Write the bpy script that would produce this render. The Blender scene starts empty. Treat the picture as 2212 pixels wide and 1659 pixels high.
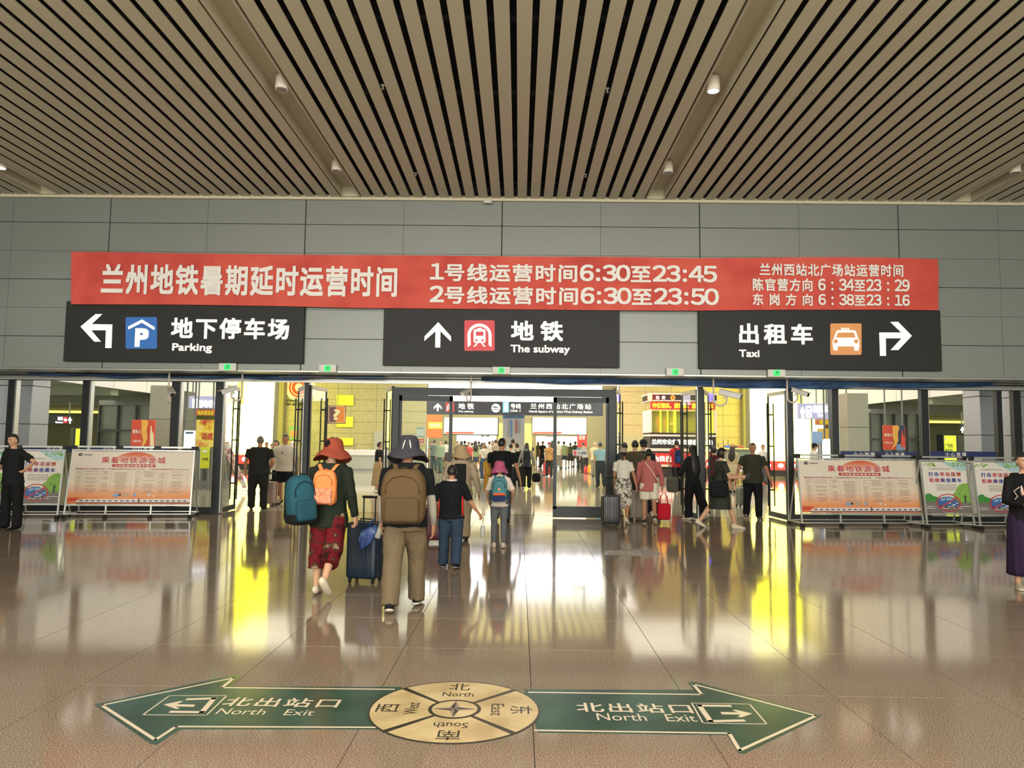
import bpy, bmesh, math, random
from mathutils import Vector, Matrix, noise
from mathutils.geometry import tessellate_polygon
random.seed(7)
PI = math.pi
sc = bpy.context.scene
COL = bpy.data.collections.new('scene'); sc.collection.children.link(COL)

# ------------------------------------------------------------------ camera
H0 = 1.65; FPX = 1600.0; YAW = 0.0103; PIT = math.atan(0.0783); ROLL = 0.0118
CAM = Vector((0, 0, H0))
_f = Vector((-math.sin(YAW)*math.cos(PIT), math.cos(YAW)*math.cos(PIT), math.sin(PIT)))
_r0 = Vector((math.cos(YAW), math.sin(YAW), 0)); _u0 = _r0.cross(_f)
_r = _r0*math.cos(ROLL) + _u0*math.sin(ROLL); _u = -_r0*math.sin(ROLL) + _u0*math.cos(ROLL)
cd = bpy.data.cameras.new('camera'); cam = bpy.data.objects.new('camera', cd); COL.objects.link(cam)
cd.sensor_width = 36; cd.lens = FPX*36/2212; cd.clip_start = .05; cd.clip_end = 300
cam.matrix_world = Matrix(((_r.x, _u.x, -_f.x, CAM.x), (_r.y, _u.y, -_f.y, CAM.y), (_r.z, _u.z, -_f.z, CAM.z), (0, 0, 0, 1)))
sc.camera = cam

def ray(px, py): return _f + _r*((px-1106)/FPX) + _u*((829.5-py)/FPX)
def at(px, py, Y):                      # point of the plane y=Y seen at that pixel
    d = ray(px, py); return CAM + d*(Y/d.y)
def fl(px, py, z=0.0):                  # point of the floor (or height z)
    d = ray(px, py); return CAM + d*((z-H0)/d.z)
def pix(p):
    v = Vector(p)-CAM; w = v.dot(_f); return 1106+FPX*v.dot(_r)/w, 829.5-FPX*v.dot(_u)/w

# ------------------------------------------------------------------ world, lights, exposure
sc.view_settings.view_transform = 'Standard'; sc.view_settings.look = 'None'
sc.view_settings.gamma = 1; sc.view_settings.use_curve_mapping = False
sc.view_settings.exposure = 0.12
sc.cycles.use_denoising = True
sc.cycles.max_bounces = 7; sc.cycles.transparent_max_bounces = 24
sc.cycles.diffuse_bounces = 3; sc.cycles.glossy_bounces = 4
sc.cycles.caustics_reflective = False; sc.cycles.caustics_refractive = False
sc.cycles.sample_clamp_indirect = 6
W = bpy.data.worlds.new('world'); sc.world = W; W.use_nodes = True
W.node_tree.nodes['Background'].inputs[0].default_value = (1.0, .93, .80, 1)
W.node_tree.nodes['Background'].inputs[1].default_value = 2.25

def area(name, loc, sx, sy, power, col, rot=(0, 0, 0)):
    l = bpy.data.lights.new(name, 'AREA'); l.shape = 'RECTANGLE'; l.size = sx; l.size_y = sy
    l.energy = power; l.color = col
    o = bpy.data.objects.new(name, l); COL.objects.link(o); o.location = loc; o.rotation_euler = rot
    return o
area('hall_light', (0, 1, 6.4), 20, 8, 1150, (1, .93, .80))
area('hall_fill_behind', (0, -14, 4.2), 26, 6, 3600, (1, .94, .84), (PI/2+.38, 0, 0))  # added fill for the unseen hall behind, tilted up to brighten the ceiling
area('atrium_light', (0, 30, 7.9), 28, 22, 4300, (1, .96, .80))
area('portal_light', (0, 41, 6.4), 12, 8, 900, (1, .97, .85))
area('aisle_light', (-22, 27, 3.2), 10, 12, 620, (1, .96, .70))
area('aisle_light', (22, 27, 3.2), 10, 12, 620, (1, .96, .70))

# ------------------------------------------------------------------ materials
def lin(c):
    c = c/255.0
    return c/12.92 if c <= .04045 else ((c+.055)/1.055)**2.4
def rgb(h):
    if isinstance(h, str):
        h = h.lstrip('#'); h = tuple(int(h[i:i+2], 16) for i in (0, 2, 4))
    return tuple(lin(x) for x in h)
MATS = {}
def mat(name, col, rough=.6, metal=0, emit=0, var=.12, scale=18, bump=0, spec=.5, ecol=None, coat=0):
    if name in MATS: return MATS[name]
    m = bpy.data.materials.new(name); m.use_nodes = True; nt = m.node_tree; N = nt.nodes; L = nt.links
    b = N['Principled BSDF']; c = rgb(col)
    b.inputs['Roughness'].default_value = rough; b.inputs['Metallic'].default_value = metal
    b.inputs['Specular IOR Level'].default_value = spec; b.inputs['Coat Weight'].default_value = coat
    b.inputs['Base Color'].default_value = (*c, 1)
    if emit:
        e = rgb(ecol) if ecol else c
        b.inputs['Emission Color'].default_value = (*e, 1); b.inputs['Emission Strength'].default_value = emit
    if var or bump:
        tc = N.new('ShaderNodeTexCoord'); nz = N.new('ShaderNodeTexNoise')
        nz.inputs['Scale'].default_value = scale; nz.inputs['Detail'].default_value = 3
        L.new(tc.outputs['Object'], nz.inputs['Vector'])
        if var:
            rp = N.new('ShaderNodeMapRange'); rp.inputs['To Min'].default_value = 1-var; rp.inputs['To Max'].default_value = 1+var
            mx = N.new('ShaderNodeVectorMath'); mx.operation = 'SCALE'; mx.inputs[0].default_value = c
            L.new(nz.outputs['Fac'], rp.inputs['Value']); L.new(rp.outputs[0], mx.inputs['Scale']); L.new(mx.outputs[0], b.inputs['Base Color'])
        if bump:
            bp = N.new('ShaderNodeBump'); bp.inputs['Strength'].default_value = bump; bp.inputs['Distance'].default_value = .01
            L.new(nz.outputs['Fac'], bp.inputs['Height']); L.new(bp.outputs[0], b.inputs['Normal'])
    MATS[name] = m; return m
def glow(name, col, s): return mat(name, col, .5, emit=s, var=0)
def glow_lin(name, c):                 # emission in linear units
    if name in MATS: return MATS[name]
    m = mat(name, 'FFFFFF', .5, var=0, emit=1)
    b = m.node_tree.nodes['Principled BSDF']; s = max(c)
    q = min(s, 1)*.5; b.inputs['Base Color'].default_value = (c[0]/s*q, c[1]/s*q, c[2]/s*q, 1)
    b.inputs['Emission Color'].default_value = (c[0]/s, c[1]/s, c[2]/s, 1); b.inputs['Emission Strength'].default_value = s
    return m
def glass_mat():
    m = bpy.data.materials.new('clear_glass'); m.use_nodes = True; nt = m.node_tree; N = nt.nodes; L = nt.links
    N.remove(N['Principled BSDF']); out = N['Material Output']
    t = N.new('ShaderNodeBsdfTransparent'); t.inputs[0].default_value = (.95, .97, .95, 1)
    g = N.new('ShaderNodeBsdfGlossy'); g.inputs['Roughness'].default_value = .02; g.inputs['Color'].default_value = (.9, .9, .9, 1)
    fr = N.new('ShaderNodeFresnel'); fr.inputs[0].default_value = 1.18
    mx = N.new('ShaderNodeMixShader'); ge = N.new('ShaderNodeNewGeometry'); su = N.new('ShaderNodeMath'); su.operation = 'SUBTRACT'; su.use_clamp = True; L.new(fr.outputs[0], su.inputs[0]); L.new(ge.outputs['Backfacing'], su.inputs[1]); L.new(su.outputs[0], mx.inputs[0]); L.new(t.outputs[0], mx.inputs[1]); L.new(g.outputs[0], mx.inputs[2])
    L.new(mx.outputs[0], out.inputs[0]); MATS['glass'] = m; return m
GLASS = glass_mat()
def mottled(name, cols, scale, rough=.7, detail=2, vor=False, pos=None, emit=0, spec=.5, bump=0):
    if name in MATS: return MATS[name]
    m = bpy.data.materials.new(name); m.use_nodes = True; nt = m.node_tree; N = nt.nodes; L = nt.links
    b = N['Principled BSDF']; b.inputs['Roughness'].default_value = rough; b.inputs['Specular IOR Level'].default_value = spec
    tc = N.new('ShaderNodeTexCoord')
    if vor:
        nz = N.new('ShaderNodeTexVoronoi'); o = nz.outputs['Color']
        se = N.new('ShaderNodeSeparateColor'); L.new(o, se.inputs[0]); o = se.outputs[0]
    else:
        nz = N.new('ShaderNodeTexNoise'); nz.inputs['Detail'].default_value = detail; o = nz.outputs['Fac']
    nz.inputs['Scale'].default_value = scale; L.new(tc.outputs['Object'], nz.inputs['Vector'])
    cr = N.new('ShaderNodeValToRGB'); e = cr.color_ramp.elements
    n = len(cols)
    while len(e) < n: e.new(.5)
    for i, c in enumerate(cols):
        e[i].position = pos[i] if pos else (.3+.4*i/max(1, n-1)); e[i].color = (*rgb(c), 1)
    L.new(o, cr.inputs[0]); L.new(cr.outputs[0], b.inputs['Base Color'])
    if bump:
        bp = N.new('ShaderNodeBump'); bp.inputs['Strength'].default_value = bump; bp.inputs['Distance'].default_value = .01
        L.new(nz.outputs[0], bp.inputs['Height']); L.new(bp.outputs[0], b.inputs['Normal'])
    MATS[name] = m; return m
def grad(name, cols, pos, axis=2, rough=.6, noise_amt=0, emit=0):   # colour print that runs over the object's own Generated box
    if name in MATS: return MATS[name]
    m = bpy.data.materials.new(name); m.use_nodes = True; nt = m.node_tree; N = nt.nodes; L = nt.links
    b = N['Principled BSDF']; b.inputs['Roughness'].default_value = rough
    tc = N.new('ShaderNodeTexCoord'); sp = N.new('ShaderNodeSeparateXYZ'); L.new(tc.outputs['Generated'], sp.inputs[0])
    cr = N.new('ShaderNodeValToRGB'); e = cr.color_ramp.elements
    while len(e) < len(cols): e.new(.5)
    for i, c in enumerate(cols): e[i].position = pos[i]; e[i].color = (*rgb(c), 1)
    L.new(sp.outputs[axis], cr.inputs[0]); L.new(cr.outputs[0], b.inputs['Base Color'])
    if emit: L.new(cr.outputs[0], b.inputs['Emission Color']); b.inputs['Emission Strength'].default_value = emit
    MATS[name] = m; return m

M = dict(
 slat=mat('slat_paint', 'CFC9B0', .55, var=.04, scale=3), plenum=mat('plenum_black', '0B0D0D', .9, var=0),
 panel=mat('wall_panel', '868C88', .40, metal=.25, var=.05, scale=1.3), joint=mat('joint_dark', '2A2B28', .8, var=0),
 sign=mat('sign_black', '191B1A', .6, var=.03), white=mat('print_white', 'F0EEE6', .5, var=0), banner=mottled('banner_cloth', ['C4483E', 'D6564A', 'DC6050'], 1.5, .75),
 blue=mat('print_blue', '3478D0', .5, var=0), redp=mat('print_red', 'E04A54', .5, var=0), orange=mat('print_orange', 'F0A868', .5, var=0),
 frame=mat('frame_dark', '24282A', .4, metal=.5, var=.05), steel=mat('brushed_steel', 'A5A7A4', .38, metal=.9, var=.1, scale=40),
 alu=mat('aluminium', 'B5B7B4', .35, metal=.6, var=.05), rubber=mat('black_rubber', '121314', .7), black=mat('matte_black', '101214', .6),
 tarp=mottled('blue_tarp', ['2A4666', '3A5C86', '466E98'], 2.5, .7), cream=mat('cream', 'D9D2C0', .6), wht=mat('white_paint', 'D8D8D4', .5, var=.04),
 yel=mat('print_yellow', 'F2E52A', .5, var=0), grey=mat('mid_grey', '77797A', .6), dgrey=mat('dark_grey', '3A3D40', .6),
 green=mat('print_green', '3F9B4A', .6, var=0), ink=mat('ink_dark', '2B3038', .6, var=0),
 exitg=glow_lin('exit_green', (.03, .75, .16)), lampon=glow_lin('lamp_lit', (30, 28, 30)),
)

# ------------------------------------------------------------------ object helpers
def tag(o, label=None, cat=None, group=None, kind=None):
    if label: o['label'] = label
    if cat: o['category'] = cat
    if group: o['group'] = group
    if kind: o['kind'] = kind
    return o
def empty(name, loc=(0, 0, 0), rz=0, parent=None):
    o = bpy.data.objects.new(name, None); o.empty_display_size = .1; COL.objects.link(o); o.location = loc; o.rotation_euler = (0, 0, rz)
    if parent: o.parent = parent
    return o
def thing(name, label, cat, loc=(0, 0, 0), rz=0, group=None): return tag(empty(name, loc, rz), label, cat, group)

def frame_of(d, ref=None):
    d = d.normalized(); ref = ref or (Vector((0, 0, 1)) if abs(d.z) < .9 else Vector((1, 0, 0)))
    a = d.cross(ref).normalized(); return a, a.cross(d).normalized()

class MB:
    def __init__(s): s.v = []; s.f = []
    def add(s, vs, fs):
        k = len(s.v); s.v += [Vector(v) for v in vs]; s.f += [tuple(i+k for i in f) for f in fs]; return s
    def box(s, x0, x1, y0, y1, z0, z1):
        v = [(x, y, z) for z in (z0, z1) for y in (y0, y1) for x in (x0, x1)]
        return s.add(v, [(0, 2, 3, 1), (4, 5, 7, 6), (0, 1, 5, 4), (2, 6, 7, 3), (0, 4, 6, 2), (1, 3, 7, 5)])
    def bar(s, p, q, w, h, up=None):        # square bar between two points
        p = Vector(p); q = Vector(q); a, b = frame_of(q-p, up); v = []
        for c in (p, q):
            for i, j in ((-1, -1), (1, -1), (1, 1), (-1, 1)): v.append(c+a*(i*w/2)+b*(j*h/2))
        return s.add(v, [(3, 2, 1, 0), (4, 5, 6, 7), (0, 1, 5, 4), (1, 2, 6, 5), (2, 3, 7, 6), (3, 0, 4, 7)])
    def tube(s, pts, rad, n=10, caps=2, ref=None, flat=None):
        """rings along a polyline; rad: number or list of r or (ra,rb); rounded caps"""
        P = [Vector(p) for p in pts]; m = len(P)
        R = rad if isinstance(rad, (list, tuple)) and len(rad) == m else [rad]*m
        R = [(r, r) if not isinstance(r, (tuple, list)) else r for r in R]
        T = []
        for i in range(m):
            t = (P[min(i+1, m-1)]-P[max(i-1, 0)]); T.append(t.normalized() if t.length > 1e-9 else Vector((0, 0, 1)))
        rings = []
        a, b = frame_of(T[0], ref)
        if caps:
            for k in range(caps, 0, -1):
                an = PI/2*k/(caps+.35); c = math.cos(an); rr = sum(R[0])/2
                rings.append((P[0]-T[0]*rr*math.sin(an)*.9, a, b, (R[0][0]*c, R[0][1]*c)))
        for i in range(m):
            if ref is None:
                a = (a - T[i]*a.dot(T[i])); a = a.normalized() if a.length > 1e-6 else frame_of(T[i])[0]; b = a.cross(T[i]).normalized()
            else: a, b = frame_of(T[i], ref)
            rings.append((P[i], a, b, R[i]))
        if caps:
            for k in range(1, caps+1):
                an = PI/2*k/(caps+.35); c = math.cos(an); rr = sum(R[-1])/2
                rings.append((P[-1]+T[-1]*rr*math.sin(an)*.9, a, b, (R[-1][0]*c, R[-1][1]*c)))
        vs = []
        for (c, a, b, r) in rings:
            for k in range(n):
                t = 2*PI*k/n; vs.append(c+a*(math.cos(t)*r[0])+b*(math.sin(t)*r[1]))
        fs = [tuple(range(n))[::1]]
        for i in range(len(rings)-1):
            for k in range(n):
                q = (k+1) % n; fs.append((i*n+k, (i+1)*n+k, (i+1)*n+q, i*n+q))
        fs.append(tuple((len(rings)-1)*n+k for k in range(n-1, -1, -1)))
        return s.add(vs, fs)
    def lathe(s, prof, n=20, c=(0, 0, 0), fn=None):
        vs = []; c = Vector(c)
        for (r, z) in prof:
            for k in range(n):
                t = 2*PI*k/n; p = Vector((math.cos(t)*r, math.sin(t)*r, z)); vs.append((fn(p, t) if fn else p)+c)
        fs = [tuple(range(n-1, -1, -1))]
        for i in range(len(prof)-1):
            for k in range(n):
                q = (k+1) % n; fs.append((i*n+k, i*n+q, (i+1)*n+q, (i+1)*n+k))
        fs.append(tuple((len(prof)-1)*n+k for k in range(n)))
        return s.add(vs, fs)
    def ball(s, c, r, n=12, m=8):
        r = (r, r, r) if not isinstance(r, (tuple, list)) else r
        pr = [(max(math.sin(PI*i/m), .02), -math.cos(PI*i/m)) for i in range(m+1)]
        k = len(s.v); s.lathe(pr, n)
        for i in range(k, len(s.v)): v = s.v[i]; s.v[i] = Vector((c[0]+v.x*r[0], c[1]+v.y*r[1], c[2]+v.z*r[2]))
        return s
    def rbox(s, c, size, r, k=3, fn=None):
        hx, hy, hz = (d/2 for d in size); r = min(r, hx, hy, hz)
        def ax(h):
            a = [-h+r*(1-math.cos(PI/2*i/k)) for i in range(k+1)]; n = 4
            mid = [(-h+r)+(2*(h-r))*i/n for i in range(1, n)] if h > r*1.01 else []
            return a+mid+[-x for x in a[::-1]]
        X, Y, Z = ax(hx), ax(hy), ax(hz); idx = {}; vs = []; fs = []
        def vid(p):
            key = tuple(round(q, 6) for q in p)
            if key not in idx:
                i = Vector((max(-hx+r, min(hx-r, p[0])), max(-hy+r, min(hy-r, p[1])), max(-hz+r, min(hz-r, p[2]))))
                d = Vector(p)-i; q = i+(d.normalized()*r if d.length > 1e-9 else d)
                if fn: q = fn(q)
                idx[key] = len(vs); vs.append(q+Vector(c))
            return idx[key]
        for (A, B, h, mk) in ((X, Y, hz, lambda a, b, w: (a, b, w)), (Y, Z, hx, lambda a, b, w: (w, a, b)), (Z, X, hy, lambda a, b, w: (b, w, a))):
            for sg in (-1, 1):
                for i in range(len(A)-1):
                    for j in range(len(B)-1):
                        q = [vid(mk(A[i], B[j], sg*h)), vid(mk(A[i+1], B[j], sg*h)), vid(mk(A[i+1], B[j+1], sg*h)), vid(mk(A[i], B[j+1], sg*h))]
                        if sg < 0: q = q[::-1]
                        if len(set(q)) == 4: fs.append(tuple(q))
                        elif len(set(q)) == 3:
                            u = []
                            for t in q:
                                if t not in u: u.append(t)
                            fs.append(tuple(u))
        return s.add(vs, fs)
    def prism(s, poly, y0, y1, plane='xz'):  # extruded outline
        n = len(poly); mk = (lambda p, w: (p[0], w, p[1])) if plane == 'xz' else ((lambda p, w: (p[0], p[1], w)) if plane == 'xy' else (lambda p, w: (w, p[0], p[1])))
        tri = tessellate_polygon([[Vector((p[0], p[1], 0)) for p in poly]])
        vs = [mk(p, y0) for p in poly]+[mk(p, y1) for p in poly]
        fs = [tuple(t) for t in tri]+[tuple(i+n for i in t[::-1]) for t in tri]+[(i, (i+1) % n, n+(i+1) % n, n+i) for i in range(n)]
        return s.add(vs, fs)
    def xf(s, m):
        s.v = [m @ v for v in s.v]; return s
    def mesh(s, name, m=None, smooth=False):
        me = bpy.data.meshes.new(name); me.from_pydata(s.v, [], s.f)
        bm = bmesh.new(); bm.from_mesh(me); bmesh.ops.recalc_face_normals(bm, faces=bm.faces); bm.to_mesh(me); bm.free()
        if smooth: me.polygons.foreach_set('use_smooth', [True]*len(me.polygons))
        if m: me.materials.append(m)
        return me
    def build(s, name, m=None, parent=None, smooth=False, loc=None):
        o = bpy.data.objects.new(name, s.mesh(name, m, smooth)); COL.objects.link(o)
        if parent: o.parent = parent
        if loc: o.location = loc
        return o
def inst(name, me, parent=None, loc=(0, 0, 0), rot=None, scale=None):
    o = bpy.data.objects.new(name, me); COL.objects.link(o); o.location = loc
    if parent: o.parent = parent
    if rot: o.rotation_euler = rot
    if scale: o.scale = scale
    return o
def struct(name, o=None): 
    o['kind'] = 'structure'; return o

# flat print in the x-z plane (seen from -y) or x-y plane (floor)
_TXT = {}
def glyphs(s, bold, spacing=1.0):
    key = (s, bold, spacing)
    if key not in _TXT:
        cu = bpy.data.curves.new('t', 'FONT'); cu.body = s; cu.size = 1; cu.resolution_u = 3; cu.space_character = spacing
        o = bpy.data.objects.new('t', cu); COL.objects.link(o); dg = bpy.context.evaluated_depsgraph_get(); dg.update()
        me = bpy.data.meshes.new_from_object(o.evaluated_get(dg)); bpy.data.objects.remove(o); bpy.data.curves.remove(cu)
        V0 = [(v.co.x, v.co.y) for v in me.vertices]; F0 = [tuple(p.vertices) for p in me.polygons]; bpy.data.meshes.remove(me); VV = []; FF = []
        for q, (dx, dy) in enumerate(((0, 0),) if bold < .012 else ((-1, -1), (1, -1), (1, 1), (-1, 1))):
            n = len(VV); VV += [(x+dx*bold, y+dy*bold, q*.22) for x, y in V0]; FF += [tuple(i+n for i in f) for f in F0]
        _TXT[key] = (VV, FF)
    return _TXT[key]
ADV = {':': .42, ' ': .36}
def line_glyphs(s, bold):
    key = ('L', s, bold)
    if key in _TXT: return _TXT[key]
    V, F, x = [], [], 0
    for ch in s:
        ad = ADV.get(ch, .64 if ch.isdigit() else 1.06)
        if ch != ' ':
            g = chr(ord(ch)+0xFEE0) if '!' <= ch <= '~' else ch
            vs, fs = glyphs(g, bold); ax = min(v[0] for v in vs); bx = max(v[0] for v in vs); n = len(V)
            off = x+ad/2-(ax+bx)/2 if ad < 1 else x; k = 1.14 if ch.isdigit() else 1
            V += [((v[0]-(ax+bx)/2)*k+(ax+bx)/2+off, v[1]*k, v[2]) for v in vs]; F += [tuple(i+n for i in f) for f in fs]
        x += ad
    _TXT[key] = (V, F); return _TXT[key]
class Flat:
    """draws flat printing on a plane; coordinates are (a, b) in the plane, minus the origin"""
    def __init__(s, parent, o=(0, 0), y=-.003, plane='xz', step=.0015, fn=None):
        s.p = parent; s.o = o; s.y = y; s.plane = plane; s.step = step; s.fn = fn
    def pt(s, a, b, k):
        w = s.y-s.step*k if s.plane == 'xz' else s.y+s.step*k
        a -= s.o[0]; b -= s.o[1]
        return (a, w, b) if s.plane == 'xz' else (a, b, w)
    def mk(s, name, vs, fs, m, k):
        me = bpy.data.meshes.new(name); me.from_pydata([s.pt(v[0], v[1], k+(v[2] if len(v) > 2 else 0)) for v in vs], [], fs); me.materials.append(m)
        o = bpy.data.objects.new(name, me); COL.objects.link(o); o.parent = s.p; return o
    def poly(s, name, pts, m, k=0):
        if s.fn: pts = [s.fn(*p) for p in pts]
        tri = tessellate_polygon([[Vector((p[0], p[1], 0)) for p in pts]])
        return s.mk(name, pts, [tuple(t) for t in tri], m, k)
    def polys(s, name, lst, m, k=0):
        vs = []; fs = []
        for pts in lst:
            if s.fn: pts = [s.fn(*p) for p in pts]
            tri = tessellate_polygon([[Vector((p[0], p[1], 0)) for p in pts]]); n = len(vs)
            vs += pts; fs += [tuple(i+n for i in t) for t in tri]
        return s.mk(name, vs, fs, m, k)
    def text(s, name, txt, x0, x1, z0, z1, m, k=1, bold=.012, rot=0, spacing=1.0, line=False):
        if s.fn:
            xa, xb = s.fn(x0, (z0+z1)/2)[0], s.fn(x1, (z0+z1)/2)[0]; za, zb = s.fn((x0+x1)/2, z0)[1], s.fn((x0+x1)/2, z1)[1]
            x0, x1, z0, z1 = xa, xb, min(za, zb), max(za, zb)
        vs, fs = line_glyphs(txt, bold) if line else glyphs(txt, bold, spacing)
        if not vs: return
        c, d = round(math.cos(rot)), round(math.sin(rot)); vs = [(v[0]*c-v[1]*d, v[0]*d+v[1]*c, v[2]) for v in vs]
        ax = min(v[0] for v in vs); bx = max(v[0] for v in vs); az = min(v[1] for v in vs); bz = max(v[1] for v in vs)
        q = [(x0+(v[0]-ax)/(bx-ax)*(x1-x0), z0+(v[1]-az)/(bz-az)*(z1-z0), v[2]) for v in vs]
        return s.mk(name, q, fs, m, k)
def circ(cx, cy, r, n=28, r2=None, a0=0, a1=2*PI): 
    r2 = r2 or r
    return [(cx+r*math.cos(a0+(a1-a0)*i/n), cy+r2*math.sin(a0+(a1-a0)*i/n)) for i in range(n + (0 if abs(a1-a0-2*PI) < 1e-6 else 1))]
def ringp(cx, cy, r, w, n=32, ry=None, a0=0, a1=2*PI):
    out = []; ry = ry or r
    for i in range(n):
        t, u = a0+(a1-a0)*i/n, a0+(a1-a0)*(i+1)/n
        out.append([(cx+r*math.cos(t), cy+ry*math.sin(t)), (cx+r*math.cos(u), cy+ry*math.sin(u)), (cx+(r-w)*math.cos(u), cy+(ry-w*ry/r)*math.sin(u)), (cx+(r-w)*math.cos(t), cy+(ry-w*ry/r)*math.sin(t))])
    return out
# ------------------------------------------------------------------ floor
YW = 15.2; YG = 16.4; ZC = 6.72; ZB = 3.07
gran = mottled('granite', ['4C4035', '77685A', '8B7C6B', 'A59885'], 140, .09, detail=1, pos=[.33, .44, .56, .68], spec=.36)
nt = gran.node_tree; b = nt.nodes['Principled BSDF']
n2 = nt.nodes.new('ShaderNodeTexNoise'); n2.inputs['Scale'].default_value = 1.3; n2.inputs['Detail'].default_value = 4
gtc = nt.nodes.new('ShaderNodeNewGeometry'); nt.links.new(gtc.outputs['Position'], n2.inputs['Vector'])
for nn in nt.nodes:
    if nn.type == 'TEX_NOISE' and nn is not n2: nt.links.new(gtc.outputs['Position'], nn.inputs['Vector'])
mr = nt.nodes.new('ShaderNodeMapRange'); mr.inputs['To Min'].default_value = .045; mr.inputs['To Max'].default_value = .13
nt.links.new(n2.outputs['Fac'], mr.inputs['Value']); nt.links.new(mr.outputs[0], b.inputs['Roughness'])
gran2 = mottled('granite_outer', ['6B6257', 'A09787', 'B9AF9C'], 120, .07, detail=1, pos=[.3, .5, .7], spec=.4)
floor = struct('floor', MB().box(-16, 16, -3, 17, -.12, -.006).build('floor', M['joint']))
X0 = .10; tiles = []
tm = MB(); g = .0012; bv = .0014
tm.add([(g-.5, g-.5, -.006), (.5-g, g-.5, -.006), (.5-g, .5-g, -.006), (g-.5, .5-g, -.006), (g+bv-.5, g+bv-.5, 0), (.5-g-bv, g+bv-.5, 0), (.5-g-bv, .5-g-bv, 0), (g+bv-.5, .5-g-bv, 0)],
       [(4, 5, 6, 7), (0, 1, 5, 4), (1, 2, 6, 5), (2, 3, 7, 6), (3, 0, 4, 7)])
tme = tm.mesh('floor_tile', gran)
cells = []
for j in range(-3, 17):
    for i in range(-16, 16):
        cells.append((X0+.5+i, .06+.5+j))
vis = [c for c in cells if c[1] > 2.3 and abs(c[0]) < .72*c[1]+.9]
vis.sort(key=lambda c: c[1]); vis = vis[:296]; vs_ = set(vis)
for c in vis: inst('floor_tile', tme, floor, (c[0], c[1], 0))
rest = MB()
for c in cells:
    if c not in vs_: rest.add([v+Vector((c[0], c[1], 0)) for v in tm.v], tm.f)
tag(rest.build('floor_tiles', gran, floor), kind='stuff')
struct('floor_2', MB().box(-32, 32, 17, 72, -.12, 0).build('floor_2', gran2))

# ------------------------------------------------------------------ ceiling with slats, light troughs
ceil = struct('ceiling', MB().box(-14, 14, -4, 15.25, 7.12, 7.2).build('ceiling', M['plenum']))
TC0 = -3.56; TP = 6.33; TWD = .38; NS = 22; pit = (TP-TWD)/NS; sw = .186
sl = MB(); w = sw/2
sl.add([(-w, -4, ZC), (w, -4, ZC), (w, 15.2, ZC), (-w, 15.2, ZC), (-w, -4, ZC+.022), (w, -4, ZC+.022), (w, 15.2, ZC+.022), (-w, 15.2, ZC+.022)],
       [(0, 1, 2, 3), (0, 4, 5, 1), (1, 5, 6, 2), (2, 6, 7, 3), (3, 7, 4, 0), (4, 7, 6, 5)])
slm = sl.mesh('ceiling_slat', M['slat'])
for k in (-2, -1, 0, 1, 2):
    xc = TC0+TP*k
    for i in range(NS):
        x = xc+TWD/2+pit*(i+.5)
        if abs(x) < 12.8: inst('ceiling_slat', slm, ceil, (x, 0, 0))
    if abs(xc) < 13:
        t = MB(); h = TWD/2
        t.box(xc-h, xc+h, -4, 15.2, ZC+.2, ZC+.22)
        t.box(xc-h-.005, xc-h+.012, -4, 15.2, ZC-.012, ZC+.2); t.box(xc+h-.012, xc+h+.005, -4, 15.2, ZC-.012, ZC+.2)
        t.box(xc-h, xc+h, 15.05, 15.2, ZC, ZC+.2)
        t.build('light_trough', M['slat'], ceil)
r = MB()
for y in range(-3, 16, 2): r.box(-13, 13, y-.03, y+.03, ZC+.26, ZC+.31)
tag(r.build('slat_carrier', M['black'], ceil), kind='stuff')
struct('trim_1', MB().box(-13.5, 13.5, 15.12, 15.2, ZC-.05, ZC+.05).build('trim_1', M['slat']))

def downlight(px, py, lit, lab):
    p = fl(px, py, ZC-.03); k = round((p.x-TC0)/TP); x = max(TC0+TP*k-.08, min(TC0+TP*k+.05, p.x-.03))
    t = thing('ceiling_downlight', lab, 'lamp', (x+.03, p.y, ZC-.04), group=None)
    MB().lathe([(.078, 0), (.09, 0), (.092, .02), (.088, .15), (.086, .20), (.05, .201)], 24).lathe([(.075, .004), (.075, .03)], 20).build('housing', M['cream'], t, True)
    MB().lathe([(.084, -.004), (.094, -.004), (.094, .012), (.084, .012)], 24).build('rim', M['wht'], t)
    MB().lathe([(.001, -.006), (.072, -.006), (.072, .0)], 20).build('lens', M['lampon'] if lit else mat('lamp_lens', '8E8877', .3), t)
    MB().box(-.012, .012, .03, .05, .18, .235).build('bracket', M['dgrey'], t)
    if lit:
        l = bpy.data.lights.new('lamp', 'SPOT'); l.energy = 120; l.color = (1, .93, .85); l.spot_blend = 1; l.spot_size = 2.0; l.shadow_soft_size = .07
        o = bpy.data.objects.new('lamp_light', l); COL.objects.link(o); o.parent = t; o.location = (0, 0, -.03)
downlight(611, 192, 0, 'cream cylinder lamp, unlit, in the left-middle ceiling trough nearer the camera')
downlight(733, 368, 0, 'cream cylinder lamp, unlit, in the left-middle ceiling trough close to the wall')
downlight(1532, 195, 1, 'brightly lit ceiling lamp glowing white in the right-middle trough')
downlight(1436, 372, 0, 'cream cylinder lamp, unlit, in the right-middle trough close to the wall')
downlight(22, 362, 1, 'brightly lit ceiling lamp at the far left edge of the slatted ceiling')
downlight(2164, 372, 0, 'cream cylinder lamp, unlit, in the far right ceiling trough')
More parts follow.
